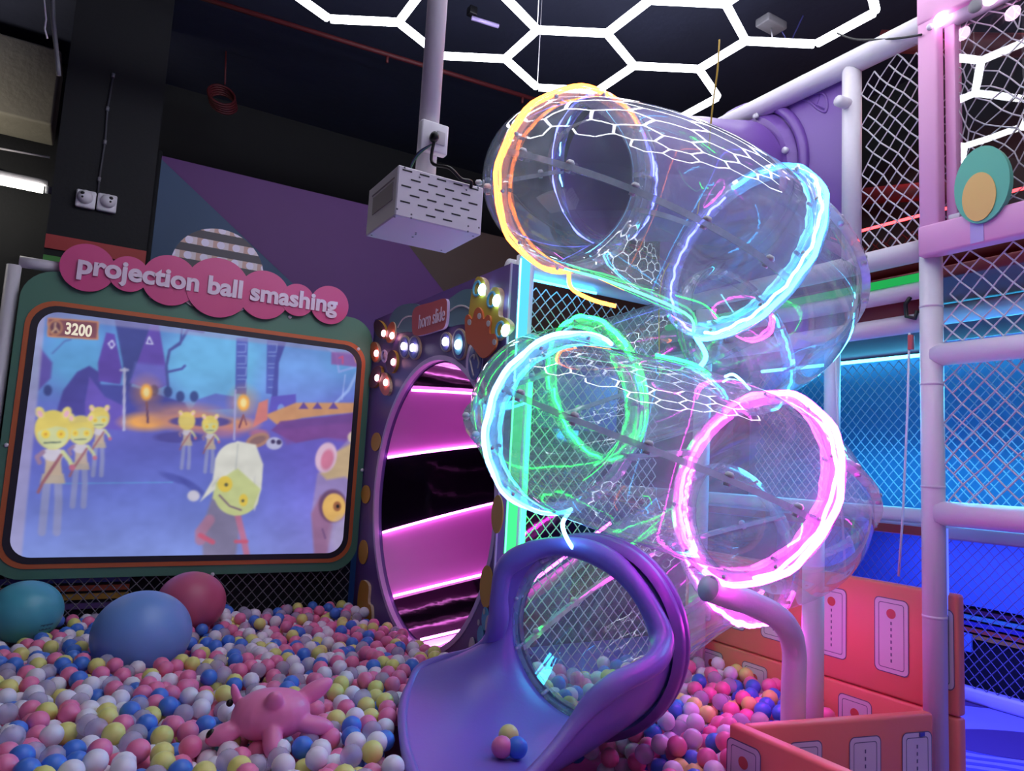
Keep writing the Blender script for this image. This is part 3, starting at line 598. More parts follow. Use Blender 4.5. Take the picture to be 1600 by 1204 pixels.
q.band(X3([(HY+(a-HY)*1.035,HZ+(b-HZ)*1.035) for a,b in inner],XH-.004),X3([(HY+(a-HY)*1.035,HZ+(b-HZ)*1.035) for a,b in inner],XH)); q.build('pale_rim','horn_edge',T)
MB().band(X3(inner,XH+.03),X3([(HY+(a-HY)*.99,HZ+(b-HZ)*.99) for a,b in inner],XH+.10)).build('violet_rim','slide2',T)
# horn interior: a bent tunnel whose far wall carries alternating bands; band edges found on the tunnel wall
AX=.42                       # tunnel axis drifts towards the camera side as it runs back
def tun(x,a):
    s=(x-XH-.05); r=.89-.10*s; ca=math.cos(a); return np.array([x,HY+r*ca*(1 if ca>0 else max(.12,1-1.5*s)),HZ+r*math.sin(a)])
def hit(u,v):
    d=RW@_d((u,v)); lo=None; t=(XH+.05-C0[0])/d[0]
    for k in range(4000):
        t+=.0012; p=C0+d*t; s=p[0]-XH-.05; r=.89-.10*s
        if (p[1]-HY)**2+(p[2]-HZ)**2>r*r: return p[0],math.atan2(p[2]-HZ,p[1]-HY)
    return None
lines=[((648,607),(722,611)),((603,712),(748,695)),((588,838),(769,786)),((604,958),(760,897)),((655,1031),(706,1026))]
XE=XH+1.12
LN=[]
for a,b in lines:
    h0=hit(*a); h1=hit(*b); LN.append((h0,h1))
def ang(l,x):
    (x0,a0),(x1,a1)=LN[l]
    if abs(x1-x0)<.05: return a0+.12*(x-x0)
    return a0+(a1-a0)*(x-x0)/(x1-x0) if abs(x1-x0)>1e-6 else a0
LINEDBG=LN
xg=np.linspace(XH+.05,XE,24)
def bandmesh(lo,hi,k=14):
    return MB().grid([[tun(x,lo(x)+(hi(x)-lo(x))*j/k) for j in range(k+1)] for x in xg])
lim=lambda f:(lambda x:max(-PI*.75,min(PI*.95,f(x))))
A_=[lim(lambda x,l=l:ang(l,x)) for l in range(5)]
bandmesh(A_[0],lambda x:PI*1.0,24).build('black_band','gloss_black',T); bandmesh(A_[1],A_[0]).build('pink_band','horn_pink',T); bandmesh(A_[2],A_[1]).build('black_band','gloss_black',T)
bandmesh(A_[3],A_[2]).build('pink_band','horn_pink',T); bandmesh(A_[4],A_[3]).build('black_band','gloss_black',T); bandmesh(lambda x:-PI*1.0,A_[4],24).build('black_band','gloss_black',T)
for l in range(5):
    MB().tube([np.array([x,HY,HZ])+(tun(x,A_[l](x))-np.array([x,HY,HZ]))*.985 for x in xg],.009,8).build('led_strip','led_white_pink',T)
st_end=MB().prism([tun(XE,2*PI*k/40) for k in range(40)],(.01,0,0)); st_end.build('end_cap','gloss_black',T)
# decorations on the panel
def plate(P,m,dx=.0,th=.018,edge=None,k=5,name='plate',sm=True):
    p=[h5(a,b,dx) for a,b in P]; p=smooth_poly(p,k) if sm else p
    return MB().prism(p,(-th,0,0),0,1 if edge else None).build(name,[m,edge] if edge else m,T)
def oval5(cx,cy,rx,ry,rot=0,n=24): return [(cx+rx*math.cos(2*PI*k/n)*math.cos(R(rot))-ry*math.sin(2*PI*k/n)*math.sin(R(rot)),cy+rx*math.cos(2*PI*k/n)*math.sin(R(rot))+ry*math.sin(2*PI*k/n)*math.cos(R(rot))) for k in range(n)]
plate([(280,450),(310,370),(370,318),(440,300),(500,300),(535,325),(520,420),(485,530),(420,538),(345,545),(335,490)],'teal',th=.014,name='wave_plate')
plate([(770,300),(840,225),(920,180),(990,185),(1010,260),(1000,380),(975,462),(860,476),(770,482)],'teal',th=.014,name='wave_plate')
def line5(P,m,dx,rad,name='pale_line'): return MB().tube(smooth_poly([h5(a,b,dx) for a,b in P],5,closed=False),rad,6).build(name,m,T)
line5([(338,500),(370,440),(420,405),(482,408)],'pale',.016,.006); line5([(785,358),(850,318),(910,318),(975,362)],'pale',.016,.006)
sgn=plate([(482,400),(500,345),(545,315),(650,288),(745,258),(778,272),(782,330),(776,440),(755,505),(700,530),(560,570),(505,568),(484,540)],'red_sign',.014,.02,edge='horn_edge',k=4,name='horn_sign')
o=h5(506,505,.0365); e=h5(748,428,.0365); top=h5(506,412,.0365)
wd=np.linalg.norm((e-o)[1:2]); letters('horn slide',(XH-.0365,o[1]-.02,(o[2]+top[2])/2-.048),(0,-1,0),(0,0,1),abs(o[1]-e[1])-.04,.096,'letter',sgn,off=.0,depth=.004)
plate([(985,470),(1000,240),(1038,95),(1078,75),(1118,120),(1132,250),(1180,172),(1228,168),(1250,230),(1236,400),(1290,425),(1335,475),(1325,530),(1255,590),(1200,612),(1100,520)],'yellow',.0,.03,edge='cream_edge',k=4,name='yellow_crown')
plate([(925,440),(950,392),(985,432),(1008,360),(1040,330),(1070,365),(1084,430),(1118,395),(1142,425),(1134,550),(1180,556),(1196,605),(1172,690),(1075,765),(985,660),(940,620)],'rust',.030,.012,k=4,name='rust_flower')
for c in ((950,455),(1035,403),(1112,466),(1163,625)): plate(oval5(*c,15,26),'pale',.042,.003,name='pale_dot',k=1)
plate(oval5(1000,790,66,172,4),'horn_edge',.0,.012,name='blue_oval_edge',k=1); plate(oval5(1000,790,56,158,4),'navy',.012,.004,name='blue_oval',k=1)
line5([(985,920),(965,820),(955,770),(985,735),(992,770),(1010,690),(1015,740),(1030,800),(1020,850)],'pale',.018,.006,'crown_outline')
# flower lamp
for k,(cx,cy,rx,ry,rot,m) in enumerate(((298,545,36,92,12,'rust'),(160,712,38,88,-6,'rust'),(305,795,46,98,4,'maroon'),(245,985,46,100,-8,'rust'),(205,520,46,84,-22,'maroon'),(165,925,46,100,20,'maroon'))):
    plate(oval5(cx,cy,rx,ry,rot),m,.0,.022,edge='gold' if m=='maroon' else 'cream_edge',name='petal',k=1)
p=[h5(a,b,.024) for a,b in oval5(222,745,20,46)]; MB().tube(p,.009,6,closed=True).build('flower_ring','horn_edge',T)
def lampdome(cx,cy,r,m,dx=.03): MB().ell(h5(cx,cy,dx),(.016,r,r),14,8).build('round_bulb',m,T)
for c in ((215,550),(287,570),(152,720),(297,795),(158,930),(232,970)): lampdome(*c,.026,'bulb_red')
for cx,cy,rx,ry,blu in ((395,668,46,98,0),(478,674,52,104,0),(748,625,48,86,0),(862,645,62,136,1)):
    plate(oval5(cx+14,cy,rx,ry),'cream_edge',.0,.012,name='gem_back',k=1); plate(oval5(cx,cy,rx-4,ry-4),'pale',.012,.006,name='gem_rim',k=1); plate(oval5(cx,cy,rx-12,ry-14),'navy',.018,.005,name='gem_face',k=1)
    if blu: plate(oval5(cx-4,cy,rx-24,ry-44),'flower_blue',.023,.004,name='gem_core',k=1)
for c in ((383,660),(462,672),(740,620)): lampdome(*c,.028,'bulb_lilac',.035)
lampdome(848,645,.030,'bulb_white',.035)
for c in ((1055,175),(1180,270),(1255,525)):
    MB().tube(X3([(h5(*c)[1]+.042*math.cos(a),h5(*c)[2]+.042*math.sin(a)) for a in np.linspace(0,2*PI,20,endpoint=False)],XH-.032),.008,6,closed=True).build('lamp_ring','flower_blue',T); lampdome(*c,.034,'bulb_aqua',.04)
# ovals and small flowers round the mouth
def pov(u,v,ry,rz,m,dx=.002,th=.006): 
    c=hp(u,v,dx); return MB().prism(ovalx(c,ry,rz,24),(-th,0,0)).build('printed_oval',m,T)
for u,v,ry,rz in ((778,803,.06,.10),(761,916,.07,.11),(588,690,.10,.07),(572,772,.10,.07),(568,862,.10,.09)): pov(u,v,ry,rz,'gold')
for u,v,ry,rz in ((759,966,.035,.06),(752,992,.035,.05),(771,985,.035,.05)): pov(u,v,ry,rz,'flower_blue',.004,.006)
for u,v in ((764,976),(738,1010)): pov(u,v,.03,.05,'pale',.006,.006)
pov(774,965,.05,.07,'maroon',.0,.004)
for u,v in ((757,955),(774,962),(748,972)): pov(u,v,.010,.015,'pale',.012,.004)
# yellow bear-paw like scallop at the foot
sc=smooth_poly([hp(u,v,.0) for u,v in ((566,912),(572,906),(580,915),(579,940),(584,948),(584,975),(576,985),(566,975),(562,945))],4)
MB().prism(sc,(-.02,0,0),0,1).build('scallop_plate',['gold','cream_edge'],T)
st('trim_1',MB().box((XH-.006,3.328,.02),(XH+.004,3.318,2.60)),'horn_edge')
# ================================================================ PROJECTION SCREEN
def yrect(x0,x1,z0,z1,r,y,n=8): return [((x0+x1)/2+a,y,(z0+z1)/2+b) for a,b in rrect(x1-x0,z1-z0,r,n)]
T=thing('projection_screen',(.75,YS,.63),'big green framed projection screen showing a blue cartoon game','screen')
fr=(-.43,1.915,.63,2.59)
def inset(d): return (-.385+d,1.865-d,.695+d,2.395-d)
def ringy(name,a,b,m,y):
    q=MB(); q.band(a,b); q.band([V3(p)+[0,.012,0] for p in a],[V3(p)+[0,.012,0] for p in b]); q.band(a,[V3(p)+[0,.012,0] for p in a]); q.band(b,[V3(p)+[0,.012,0] for p in b]); return q.build(name,m,T)
MB().prism(yrect(*fr,.20,YS-.04),(0,.05,0)).build('green_board','frame_green',T)
ringy('orange_border',yrect(*inset(0),.17,YS-.047),yrect(*inset(.03),.15,YS-.047),'orange',0)
ringy('black_border',yrect(*inset(.03),.15,YS-.049),yrect(*inset(.07),.12,YS-.049),'dark',0)
for u,v in ((236,463),(453,495),(10,695),(566,734),(332,897),(560,545)):
    p=U(u,v,1,YS-.045); MB().ell(p,(.014,.008,.014),12,6).build('screw_cap','bolt',T)
# the projected picture: painted per vertex on a fine grid, the screen itself gives off this light
x0,x1,z0,z1=inset(.065); NXs,NZs=340,270
gx,gz=np.meshgrid(np.linspace(x0,x1,NXs),np.linspace(z0,z1,NZs))
rel=np.stack([gx,np.full_like(gx,YS-.046),gz],-1)-C0; q_=rel@RW
pu=CX+F*q_[...,0]/-q_[...,2]; pv=CY-F*q_[...,1]/-q_[...,2]
PX=pu*2.0767; PY=(pv-340)*2.0767           # picture units used below (about half a photo pixel)
img=np.zeros((NZs,NXs,3))
def lerp3(t,stops):
    t=np.asarray(t); return np.stack([np.interp(t,[s[0] for s in stops],[s[1][k] for s in stops]) for k in range(3)],-1)
img[:]=lerp3(PY,[(300,(84,118,196)),(480,(96,160,222)),(600,(96,116,204)),(680,(96,96,190)),(760,(92,98,194)),(900,(100,116,208)),(1100,(126,148,222))])
img+=np.clip((PX-700)/500,0,1)[...,None]*np.array([18,-12,8])*np.clip((PY-500)/300,0,1)[...,None]
def blend(mask,c,op=1.0):
    global img; a=(np.clip(mask,0,1)*op)[...,None]; img=img*(1-a)+np.array(c,float)*a
def E_(cx,cy,rx,ry,c,op=1,soft=3,rot=0):
    dx=PX-cx; dy=PY-cy; ca,sa=math.cos(R(rot)),math.sin(R(rot)); u=(dx*ca+dy*sa)/rx; v=(-dx*sa+dy*ca)/ry
    blend((1-np.sqrt(u*u+v*v))*min(rx,ry)/soft+.5,c,op)
def Pg(pts,c,op=1,soft=3):
    pts=np.array(pts,float); ins=np.zeros(PX.shape,bool); dist=np.full(PX.shape,1e9); n=len(pts)
    for i in range(n):
        a=pts[i]; b=pts[(i+1)%n]
        with np.errstate(divide='ignore',invalid='ignore'):
            cr=((a[1]>PY)!=(b[1]>PY))&(PX<(b[0]-a[0])*(PY-a[1])/(b[1]-a[1]+1e-12)+a[0])
        ins^=cr
        d=b-a; t=np.clip(((PX-a[0])*d[0]+(PY-a[1])*d[1])/(d@d+1e-9),0,1); dist=np.minimum(dist,np.hypot(PX-a[0]-t*d[0],PY-a[1]-t*d[1]))
    blend(np.where(ins,dist,-dist)/soft+.5,c,op)
def Ln(pts,w,c,op=1,soft=2):
    pts=np.array(pts,float); dist=np.full(PX.shape,1e9)
    for i in range(len(pts)-1):
        a,b=pts[i],pts[i+1]; d=b-a; t=np.clip(((PX-a[0])*d[0]+(PY-a[1])*d[1])/(d@d+1e-9),0,1); dist=np.minimum(dist,np.hypot(PX-a[0]-t*d[0],PY-a[1]-t*d[1]))
    blend((w/2-dist)/soft+.5,c,op)
# background forest
E_(700,480,170,150,(108,190,236),.8,90); E_(250,440,90,120,(92,170,226),.7,60); E_(960,520,120,110,(120,160,240),.6,60); E_(420,430,60,100,(90,160,215),.5,40)
Pg([(130,420),(170,470),(165,520),(125,560)],(90,70,160),.9,8); Pg([(205,560),(250,500),(290,480),(320,500),(330,560),(300,640),(180,640)],(70,64,150),.95,6)
Pg([(320,530),(318,470),(345,372),(372,378),(398,500),(390,540)],(92,70,168),1,4); Pg([(372,330),(490,338),(470,430),(420,560),(405,560),(398,470)],(58,60,130),.9,5)
Pg([(422,535),(490,345),(515,345),(548,540),(500,560)],(96,74,172),1,4); Pg([(422,535),(440,470),(535,480),(548,545),(480,555)],(110,120,214),.6,14)
Ln([(545,545),(540,480),(550,430),(585,405),(610,362),(660,370)],9,(70,80,150),1,4); Ln([(552,430),(585,410),(592,350)],6,(70,80,150),1,3); Ln([(545,500),(590,490),(600,480)],8,(74,84,160),1,3); Ln([(170,440),(210,400),(230,395)],5,(80,100,170),.8,3)
Ln([(352,408),(364,398),(372,412),(362,424),(352,408)],4,(220,230,255)); Ln([(476,408),(484,386),(496,410),(476,408)],4,(220,230,255))
for xx in (785,885):
    Pg([(xx-18,390),(xx+20,388),(xx+14,575),(xx-22,570)],(78,92,178),1,3)
    for k in range(4): Ln([(xx-14,410+k*38),(xx+14,410+k*38),(xx+12,436+k*38),(xx-14,436+k*38)],3,(150,176,240),.7)
Pg([(905,395),(930,400),(905,470),(900,600),(880,600),(892,470)],(70,76,160),1,4)
Ln([(1165,480),(1100,500),(1090,440),(1050,415)],7,(150,170,240),.8,3); Ln([(1165,490),(1130,560),(1090,600)],9,(160,190,250),.8,4); Ln([(1120,510),(1110,590)],4,(170,190,250),.7)
Pg([(320,540),(420,545),(470,560),(600,600),(620,640),(520,640),(400,660),(300,650),(270,600),(285,520)],(64,66,150),.9,6); Pg([(275,600),(290,515),(340,580),(400,610),(400,690),(280,680)],(104,84,186),.9,6)
for xx,yy in ((155,560),(500,560),(545,565),(585,580),(630,580)): E_(xx,yy,14,18,(44,50,110),.8,5)
Pg([(640,590),(700,570),(760,580),(760,620),(620,625)],(96,104,196),.9,5); Pg([(880,580),(960,572),(962,640),(870,640)],(92,84,190),1,4); E_(912,622,12,18,(150,210,250),.9,4); E_(912,622,22,28,(90,80,200),.4,6)
Pg([(960,600),(1170,600),(1168,630),(1060,640),(980,650),(900,672),(860,640)],(214,150,96),.95,6)
for xx in (985,1030,1082): Pg([(xx-16,620),(xx,598),(xx+16,620)],(96,70,150),1,3)
Pg([(880,690),(910,660),(1060,645),(1170,630),(1165,720),(1060,712),(960,730)],(110,66,140),.95,6); Pg([(900,690),(1160,660),(1160,735),(1040,712),(930,735)],(132,72,150),.6,14)
Pg([(1075,435),(1165,435),(1165,485),(1075,475)],(140,76,150),.8,5)
Ln([(1100,455),(1112,450),(1112,472)],5,(226,70,100),.7); Ln([(1150,452),(1156,470)],4,(240,160,90),.7)
# torch light
E_(475,662,75,26,(250,170,76),.95,22); E_(590,640,120,34,(190,130,120),.8,30); E_(640,665,100,28,(226,140,90),.75,22); E_(770,672,60,20,(250,160,90),.8,18); E_(720,690,70,22,(200,120,130),.6,20)
Pg([(820,680),(840,600),(870,588),(868,655)],(214,120,110),.95,5); E_(840,700,30,14,(200,110,120),.7,8)
E_(600,660,50,14,(70,64,140),.9,5); E_(680,662,70,16,(70,66,146),.9,5); E_(580,712,80,18,(74,70,150),.9,6); E_(836,722,40,22,(180,130,110),1,5,-20); E_(836,722,28,12,(130,96,100),.8,5,-20)
Ln([(480,664),(476,600)],7,(90,60,90)); Ln([(790,640),(776,680)],6,(110,60,90)); Ln([(790,640),(800,672)],4,(110,60,90))
for xx,yy in ((475,566),(790,600)): E_(xx,yy,44,48,(255,150,60),.35,40); E_(xx,yy,19,26,(255,176,70),1,8); E_(xx,yy,10,15,(255,232,150),1,6)
Ln([(404,490),(402,688)],9,(190,190,220),.9); Ln([(392,494),(414,494)],9,(190,190,220),.8)
Ln([(764,560),(760,720)],7,(170,170,220),.9)
E_(890,732,26,20,(190,190,226),1,5); E_(905,728,8,8,(60,50,90),1,3); E_(886,726,7,7,(60,50,90),1,3)
E_(570,846,50,12,(60,66,150),.6,8,20); E_(625,872,50,12,(60,66,150),.6,8,35); Ln([(200,862),(560,858)],4,(92,170,226),.6)
# walking cartoon figures
def zomb(x,y,s,fade=1.0,back=False,white=False):
    P=lambda a,b:(x+a*s,y+b*s)
    skin=(208,214,150); hair=(228,206,96); top=(206,200,214); tr=(170,140,120); leg=(140,146,196)
    Ln([P(-18,150),P(-26,230),P(-36,330)],26*s,leg,fade,4); Ln([P(16,150),P(18,235),P(12,330)],26*s,leg,fade,4)
    Pg([P(-34,140),P(34,140),P(40,172),P(-42,172)],(186,170,150),fade,4)
    Pg([P(-30,62),P(32,62),P(26,105),P(30,145),P(-28,145),P(-24,105)],(200,176,150),fade,4); E_(*P(0,78),34*s,22*s,top,fade,4)
    Ln([P(-32,70),P(-52,86),P(-44,104)],15*s,(150,120,150),fade,3); Ln([P(32,70),P(54,98),P(62,118)],14*s,skin,fade,3); E_(*P(62,120),10*s,10*s,(196,104,130),fade,3)
    Ln([P(26,80),P(-34,170),P(-48,200)],10*s,(150,90,100),fade,3)
    E_(*P(0,-2),60*s,64*s,hair,fade,4); 
    if not back:
        E_(*P(0,14),50*s,46*s,skin,fade,4); Pg([P(-52,-30),P(40,-40),P(54,-6),P(10,-14),P(-50,4)],hair,fade,5)
        for a in (-24,26): E_(*P(a,12),14*s,14*s,(240,208,70),fade,3); E_(*P(a,12),5*s,5*s,(210,150,50),fade,2)
        Ln([P(-28,40),P(24,38)],5*s,(96,110,96),fade,2)
    for a,rt in ((-42,-25),(44,25)): E_(*P(a,-58),15*s,20*s,(236,220,120),fade,3,rt); E_(*P(a,-54),8*s,12*s,(240,180,200),fade,3,rt)
zomb(322,650,.56,.95); zomb(262,690,.74,.9); zomb(172,690,1.0,1.0); zomb(606,660,.46,.9,True); zomb(682,672,.46,.95)
# the white haired figure leaning in
Pg([(690,900),(790,920),(770,1060),(760,1130),(660,1130),(655,1010)],(128,120,150),.95,10); Ln([(680,980),(650,1020),(650,1045)],34,(176,120,150),.9,8); Ln([(770,960),(790,1040),(800,1090)],20,(196,110,140),.9,6); Ln([(650,1030),(690,1052)],16,(206,84,110),.9,6); Ln([(765,1050),(800,1050)],12,(206,84,110),.9,5)
Pg([(700,830),(850,840),(835,930),(760,965),(690,910)],(206,216,140),1,6); E_(768,900,72,66,(206,216,140),1,5)
Pg([(770,724),(830,736),(854,800),(848,880),(826,950),(808,880),(800,820),(775,790),(740,830),(700,880),(650,920),(690,850),(700,780)],(232,232,216),1,6); Ln([(770,740),(740,800),(690,870)],5,(200,204,200),.7,4); Ln([(800,750),(826,830),(826,920)],5,(206,208,204),.7,4); Ln([(782,740),(776,780)],4,(170,176,180),.7,3)
E_(768,800,70,72,(232,232,216),1,5); Pg([(700,860),(770,812),(846,880),(820,945),(760,965),(700,915)],(206,216,140),1,6); Ln([(772,735),(765,815)],6,(200,204,196),.8,4)
E_(730,864,24,26,(238,206,70),1,4); E_(790,916,14,20,(238,206,70),1,4); E_(734,866,6,6,(90,90,60),1,3); E_(788,918,5,5,(90,90,60),1,3); Ln([(712,900),(745,935),(782,948)],5,(110,80,110),1,4); E_(628,902,20,18,(220,214,220),.9,6)
# half seen big head at the right edge
Pg([(1020,1095),(1010,960),(1030,830),(1080,770),(1150,700),(1180,800),(1180,1110)],(150,130,190),1,8); Pg([(1040,830),(1090,760),(1160,720),(1175,880),(1120,840),(1060,850)],(206,176,130),1,10); E_(1058,778,34,50,(228,190,214),1,6,15); E_(1062,784,20,34,(214,120,150),1,8,15); E_(1150,712,22,20,(230,210,180),.9,6)
Pg([(1010,960),(1040,900),(1080,1000),(1060,1095),(1020,1095)],(150,96,130),.8,10); E_(1080,935,46,54,(96,60,90),.9,8); E_(1084,940,38,46,(232,180,90),1,5); E_(1094,936,13,16,(150,90,50),1,4); E_(1096,936,5,6,(20,16,20),1,2)
E_(1130,1040,60,70,(190,180,216),.6,30); Ln([(1046,1010),(1056,1040)],5,(90,60,110),.7,4)
# pale edge strip and score plate
blend(np.clip((150-PX-(PY-300)*.10)/8+.5,0,1),(168,160,196),.75)
blend(np.clip(PY*0+(318+(PX-100)*.12-PY)/8+.5,0,1),(150,146,190),.6)
Pg([(156,326),(318,338),(316,394),(156,384)],(120,70,80),1,4); Ln([(156,326),(318,338),(316,394),(156,384),(156,326)],5,(200,130,90),1); E_(180,356,24,26,(176,120,90),1,4); E_(180,356,17,19,(90,54,66),1,3); Ln([(180,342),(178,362),(170,370)],6,(220,180,140),.9); Ln([(180,356),(190,370)],5,(220,180,140),.9)
rs=np.random.RandomState(3); veil=np.zeros((NZs,NXs))
for n_,a_ in ((9,.5),(22,.3),(50,.2)):
    g_=rs.rand(n_+2,n_+2); yy=np.linspace(0,n_,NZs); xx=np.linspace(0,n_,NXs); yi=yy.astype(int); xi=xx.astype(int); fy_=(yy-yi)[:,None]; fx_=(xx-xi)[None]
    veil+=a_*((g_[yi][:,xi]*(1-fy_)+g_[yi+1][:,xi]*fy_)*(1-fx_)+(g_[yi][:,xi+1]*(1-fy_)+g_[yi+1][:,xi+1]*fy_)*fx_)
img=img*(.86+.28*veil)[...,None]
for _ in range(2):
    img[1:-1,1:-1]=(img[1:-1,1:-1]*4+img[:-2,1:-1]+img[2:,1:-1]+img[1:-1,:-2]+img[1:-1,2:])/8
img=img*.86+np.array([156,152,200])*.14
lin=np.clip(img/255,0,1); lin=np.where(lin<=.04045,lin/12.92,((lin+.055)/1.055)**2.4)
me=bpy.data.meshes.new('screen_picture'); vv=np.stack([gx,np.full_like(gx,YS-.046),gz],-1).reshape(-1,3); cc=np.array([(x0+x1)/2,YS-.046,(z0+z1)/2])
idx=np.arange(NZs*NXs).reshape(NZs,NXs); fq=np.stack([idx[:-1,:-1],idx[:-1,1:],idx[1:,1:],idx[1:,:-1]],-1)
# rounded corners: drop the cells outside the rounded rectangle
cxm=(gx[:-1,:-1]+gx[1:,1:])/2-cc[0]; czm=(gz[:-1,:-1]+gz[1:,1:])/2-cc[2]; hw,hh,rc=(x1-x0)/2,(z1-z0)/2,.11
ok=~((np.abs(cxm)>hw-rc)&(np.abs(czm)>hh-rc)&(np.hypot(np.abs(cxm)-hw+rc,np.abs(czm)-hh+rc)>rc))
me.from_pydata((vv-cc).tolist(),[],fq[ok].reshape(-1,4).tolist())
at_=me.color_attributes.new('picture','FLOAT_COLOR','POINT'); at_.data.foreach_set('color',np.concatenate([lin.reshape(-1,3),np.ones((NZs*NXs,1))],1).astype(np.float32).ravel())
m=bpy.data.materials.new('projected_picture'); m.use_nodes=True; nt=m.node_tree; nt.nodes.clear(); a_=nt.nodes.new('ShaderNodeVertexColor'); a_.layer_name='picture'; e_=nt.nodes.new('ShaderNodeEmission'); e_.inputs[1].default_value=.70; o_=nt.nodes.new('ShaderNodeOutputMaterial'); nt.links.new(a_.outputs[0],e_.inputs[0]); nt.links.new(e_.outputs[0],o_.inputs[0]); me.materials.append(m)
so=link(bpy.data.objects.new('screen_picture',me),cc,T)
M['glow_text']=emit('projected_digits',L((236,226,206)),.75)
a=U(101,522,1,YS-.05); b=U(145,507,1,YS-.05); letters('3200',(a[0],YS-.05,a[2]),(1,0,0),(0,0,1),b[0]-a[0],b[2]-a[2]-.005,'glow_text',so,off=.03,depth=.001,name='score_digits')
# ---------------------------------------------------------------- pink sign of seven circles with the gingham disc behind
T=thing('projection_sign',(.6,YS-.06,2.4),'raspberry pink sign of overlapping circles reading projection ball smashing','sign')
CI=[(285,162,74),(418,183,55),(552,203,78),(708,227,92),(858,250,75),(966,267,50),(1070,283,59)]
zs=[]
for k,(a,b,r) in enumerate(CI):
    c=U(a/2.0767,340+b/2.0767,1,YS-.075); dpt=(c-C0)@(RW@np.array([0,0,-1.])); rw=r/2.0767*dpt/F*1.06; zs.append(c)
    y=YS-.075-.004*(k%2)
    MB().prism([(c[0]+rw*math.cos(2*PI*i/40),y,c[2]+rw*math.sin(2*PI*i/40)) for i in range(40)],(0,.018,0),0,1).build('sign_circle',['sign_pink','maroon'],T)
a=U(120,425,1,YS-.085); b=U(527,480,1,YS-.085); zc=np.mean([z[2] for z in zs]); 
letters('projection ball smashing',(a[0],YS-.082,zc-.098),(1,0,0),(0,0,1),b[0]-a[0],.175,'letter',T,off=.036,depth=.008)
m=bpy.data.materials.new('gingham_print'); m.use_nodes=True; nt=m.node_tree; bs=nt.nodes['Principled BSDF']; N=nt.nodes.new; K=nt.links.new
tc=N('ShaderNodeTexCoord'); sx=N('ShaderNodeSeparateXYZ'); K(tc.outputs['Object'],sx.inputs[0])
def mth(op,a,b):
    q=N('ShaderNodeMath'); q.operation=op
    for k,x in enumerate((a,b)):
        if isinstance(x,(int,float)): q.inputs[k].default_value=x
        else: K(x,q.inputs[k])
    return q.outputs[0]
zf=mth('FRACT',mth('MULTIPLY',mth('ADD',sx.outputs[2],5.0),9.0),0); xf=mth('FRACT',mth('MULTIPLY',mth('ADD',sx.outputs[0],5.0),9.5),0)
dk=mth('LESS_THAN',zf,.52); d2=mth('ADD',mth('POWER',mth('SUBTRACT',xf,.5),2.0),mth('POWER',mth('MULTIPLY',mth('SUBTRACT',zf,.76),1.0),2.0)); dot=mth('LESS_THAN',d2,.062)
def mixc(f,a,b):
    q=N('ShaderNodeMix'); q.data_type='RGBA'; K(f,q.inputs[0])
    for k,x in ((6,a),(7,b)):
        if isinstance(x,tuple): q.inputs[k].default_value=(*x,1)
        else: K(x,q.inputs[k])
    return q.outputs[2]
band_=mixc(mth('LESS_THAN',xf,.5),L((206,190,196)),L((186,150,140))); band_=mixc(dk,band_,L((62,56,66)))
K(mixc(dot,band_,L((216,206,226))),bs.inputs['Base Color']); bs.inputs['Roughness'].default_value=.5; M['gingham']=m
c=U(708/2.0767,340+176/2.0767,1,YS-.055); MB().prism([(c[0]+.315*math.cos(2*PI*i/56),YS-.055,c[2]+.315*math.sin(2*PI*i/56)) for i in range(56)],(0,.014,0)).build('gingham_disc','gingham',T)
# ---------------------------------------------------------------- below and beside the screen
t=thing('screen_net',(.7,YS-.01,.25),'grey rope net in front of the dark boards below the projection screen','net')
net((-1.2,YS-.02,.20),X_,Z_,3.1,.50,.075,.085,.0034,jit=.004,seed=31).build('net','net_dark',t)
st('wall_pit_back',MB().box((-1.3,YS+.10,0),(XH,YS+.16,2.0)),'black_wall')
wp=bpy.data.objects['wall_pit_back']
for k,(z,m_) in enumerate(((.60,'navy'),(.545,'rust'),(.49,'gold'),(.43,'horn_purple'))): MB().box((-1.3,YS+.08,z-.018),(.38,YS+.10,z+.018)).build('painted_stripe',m_,wp)
t=thing('screen_side_post',(-.47,5.56,0),'white padded post with a short arm at the left edge beside the screen','post')
pipe([(-.485,5.53,0),(-.485,5.53,2.60)],.042).build('post_padding','white_pad',t); pipe([(-.46,5.53,2.63),(-.2,5.53,2.63)],.038).build('short_arm','white_pad',t)
# ================================================================ PROJECTOR
zb=2.30; A=U(614,338,2,zb); B=U(755,366,2,zb); D_=U(576,370,2,zb)
bx0,bx1=A[0],B[0]; by0=(A[1]+B[1])/2; by1=D_[1]+.0; zt=U(617,255,1,by0)[2]
T=thing('ceiling_projector',((bx0+bx1)/2,(by0+by1)/2,zb),'white slotted projector housing hanging from a white ceiling pole','projector')
q=MB().box((bx0,by0,zb),(bx1,by1,zt),bev=.004,seg=1); hb=q.build('housing','proj',T)
W_,H_=bx1-bx0,zt-zb
for r_ in range(6):
    for k in range(5):
        fx=.10+.195*k+(.10 if r_%2 else 0); fz=.92-.155*r_
        if fx>.97 or (r_==5 and k not in (1,2)): continue
        MB().box((bx0+fx*W_-.0175,by0-.001,zb+fz*H_-.0025),(bx0+fx*W_+.0175,by0+.002,zb+fz*H_+.0025)).build('vent_slot','black',hb)
for fx,fz in ((.07,.97),(.93,.97),(.24,.86),(.79,.86),(.02,.13),(.18,.09),(.18,.02),(.84,.13),(.97,.15),(.84,.02)): MB().ell((bx0+fx*W_,by0,zb+fz*H_),(.0035,.002,.0035),8,5).build('screw','grey',hb)
for fy,fx in ((.06,.02),(.9,.04),(.9,.9),(.08,.94),(.5,.42),(.44,.40),(.62,.43)): MB().ell((bx0+fx*W_,by0+fy*(by1-by0),zb),(.004,.004,.002),8,5).build('screw','grey',hb)
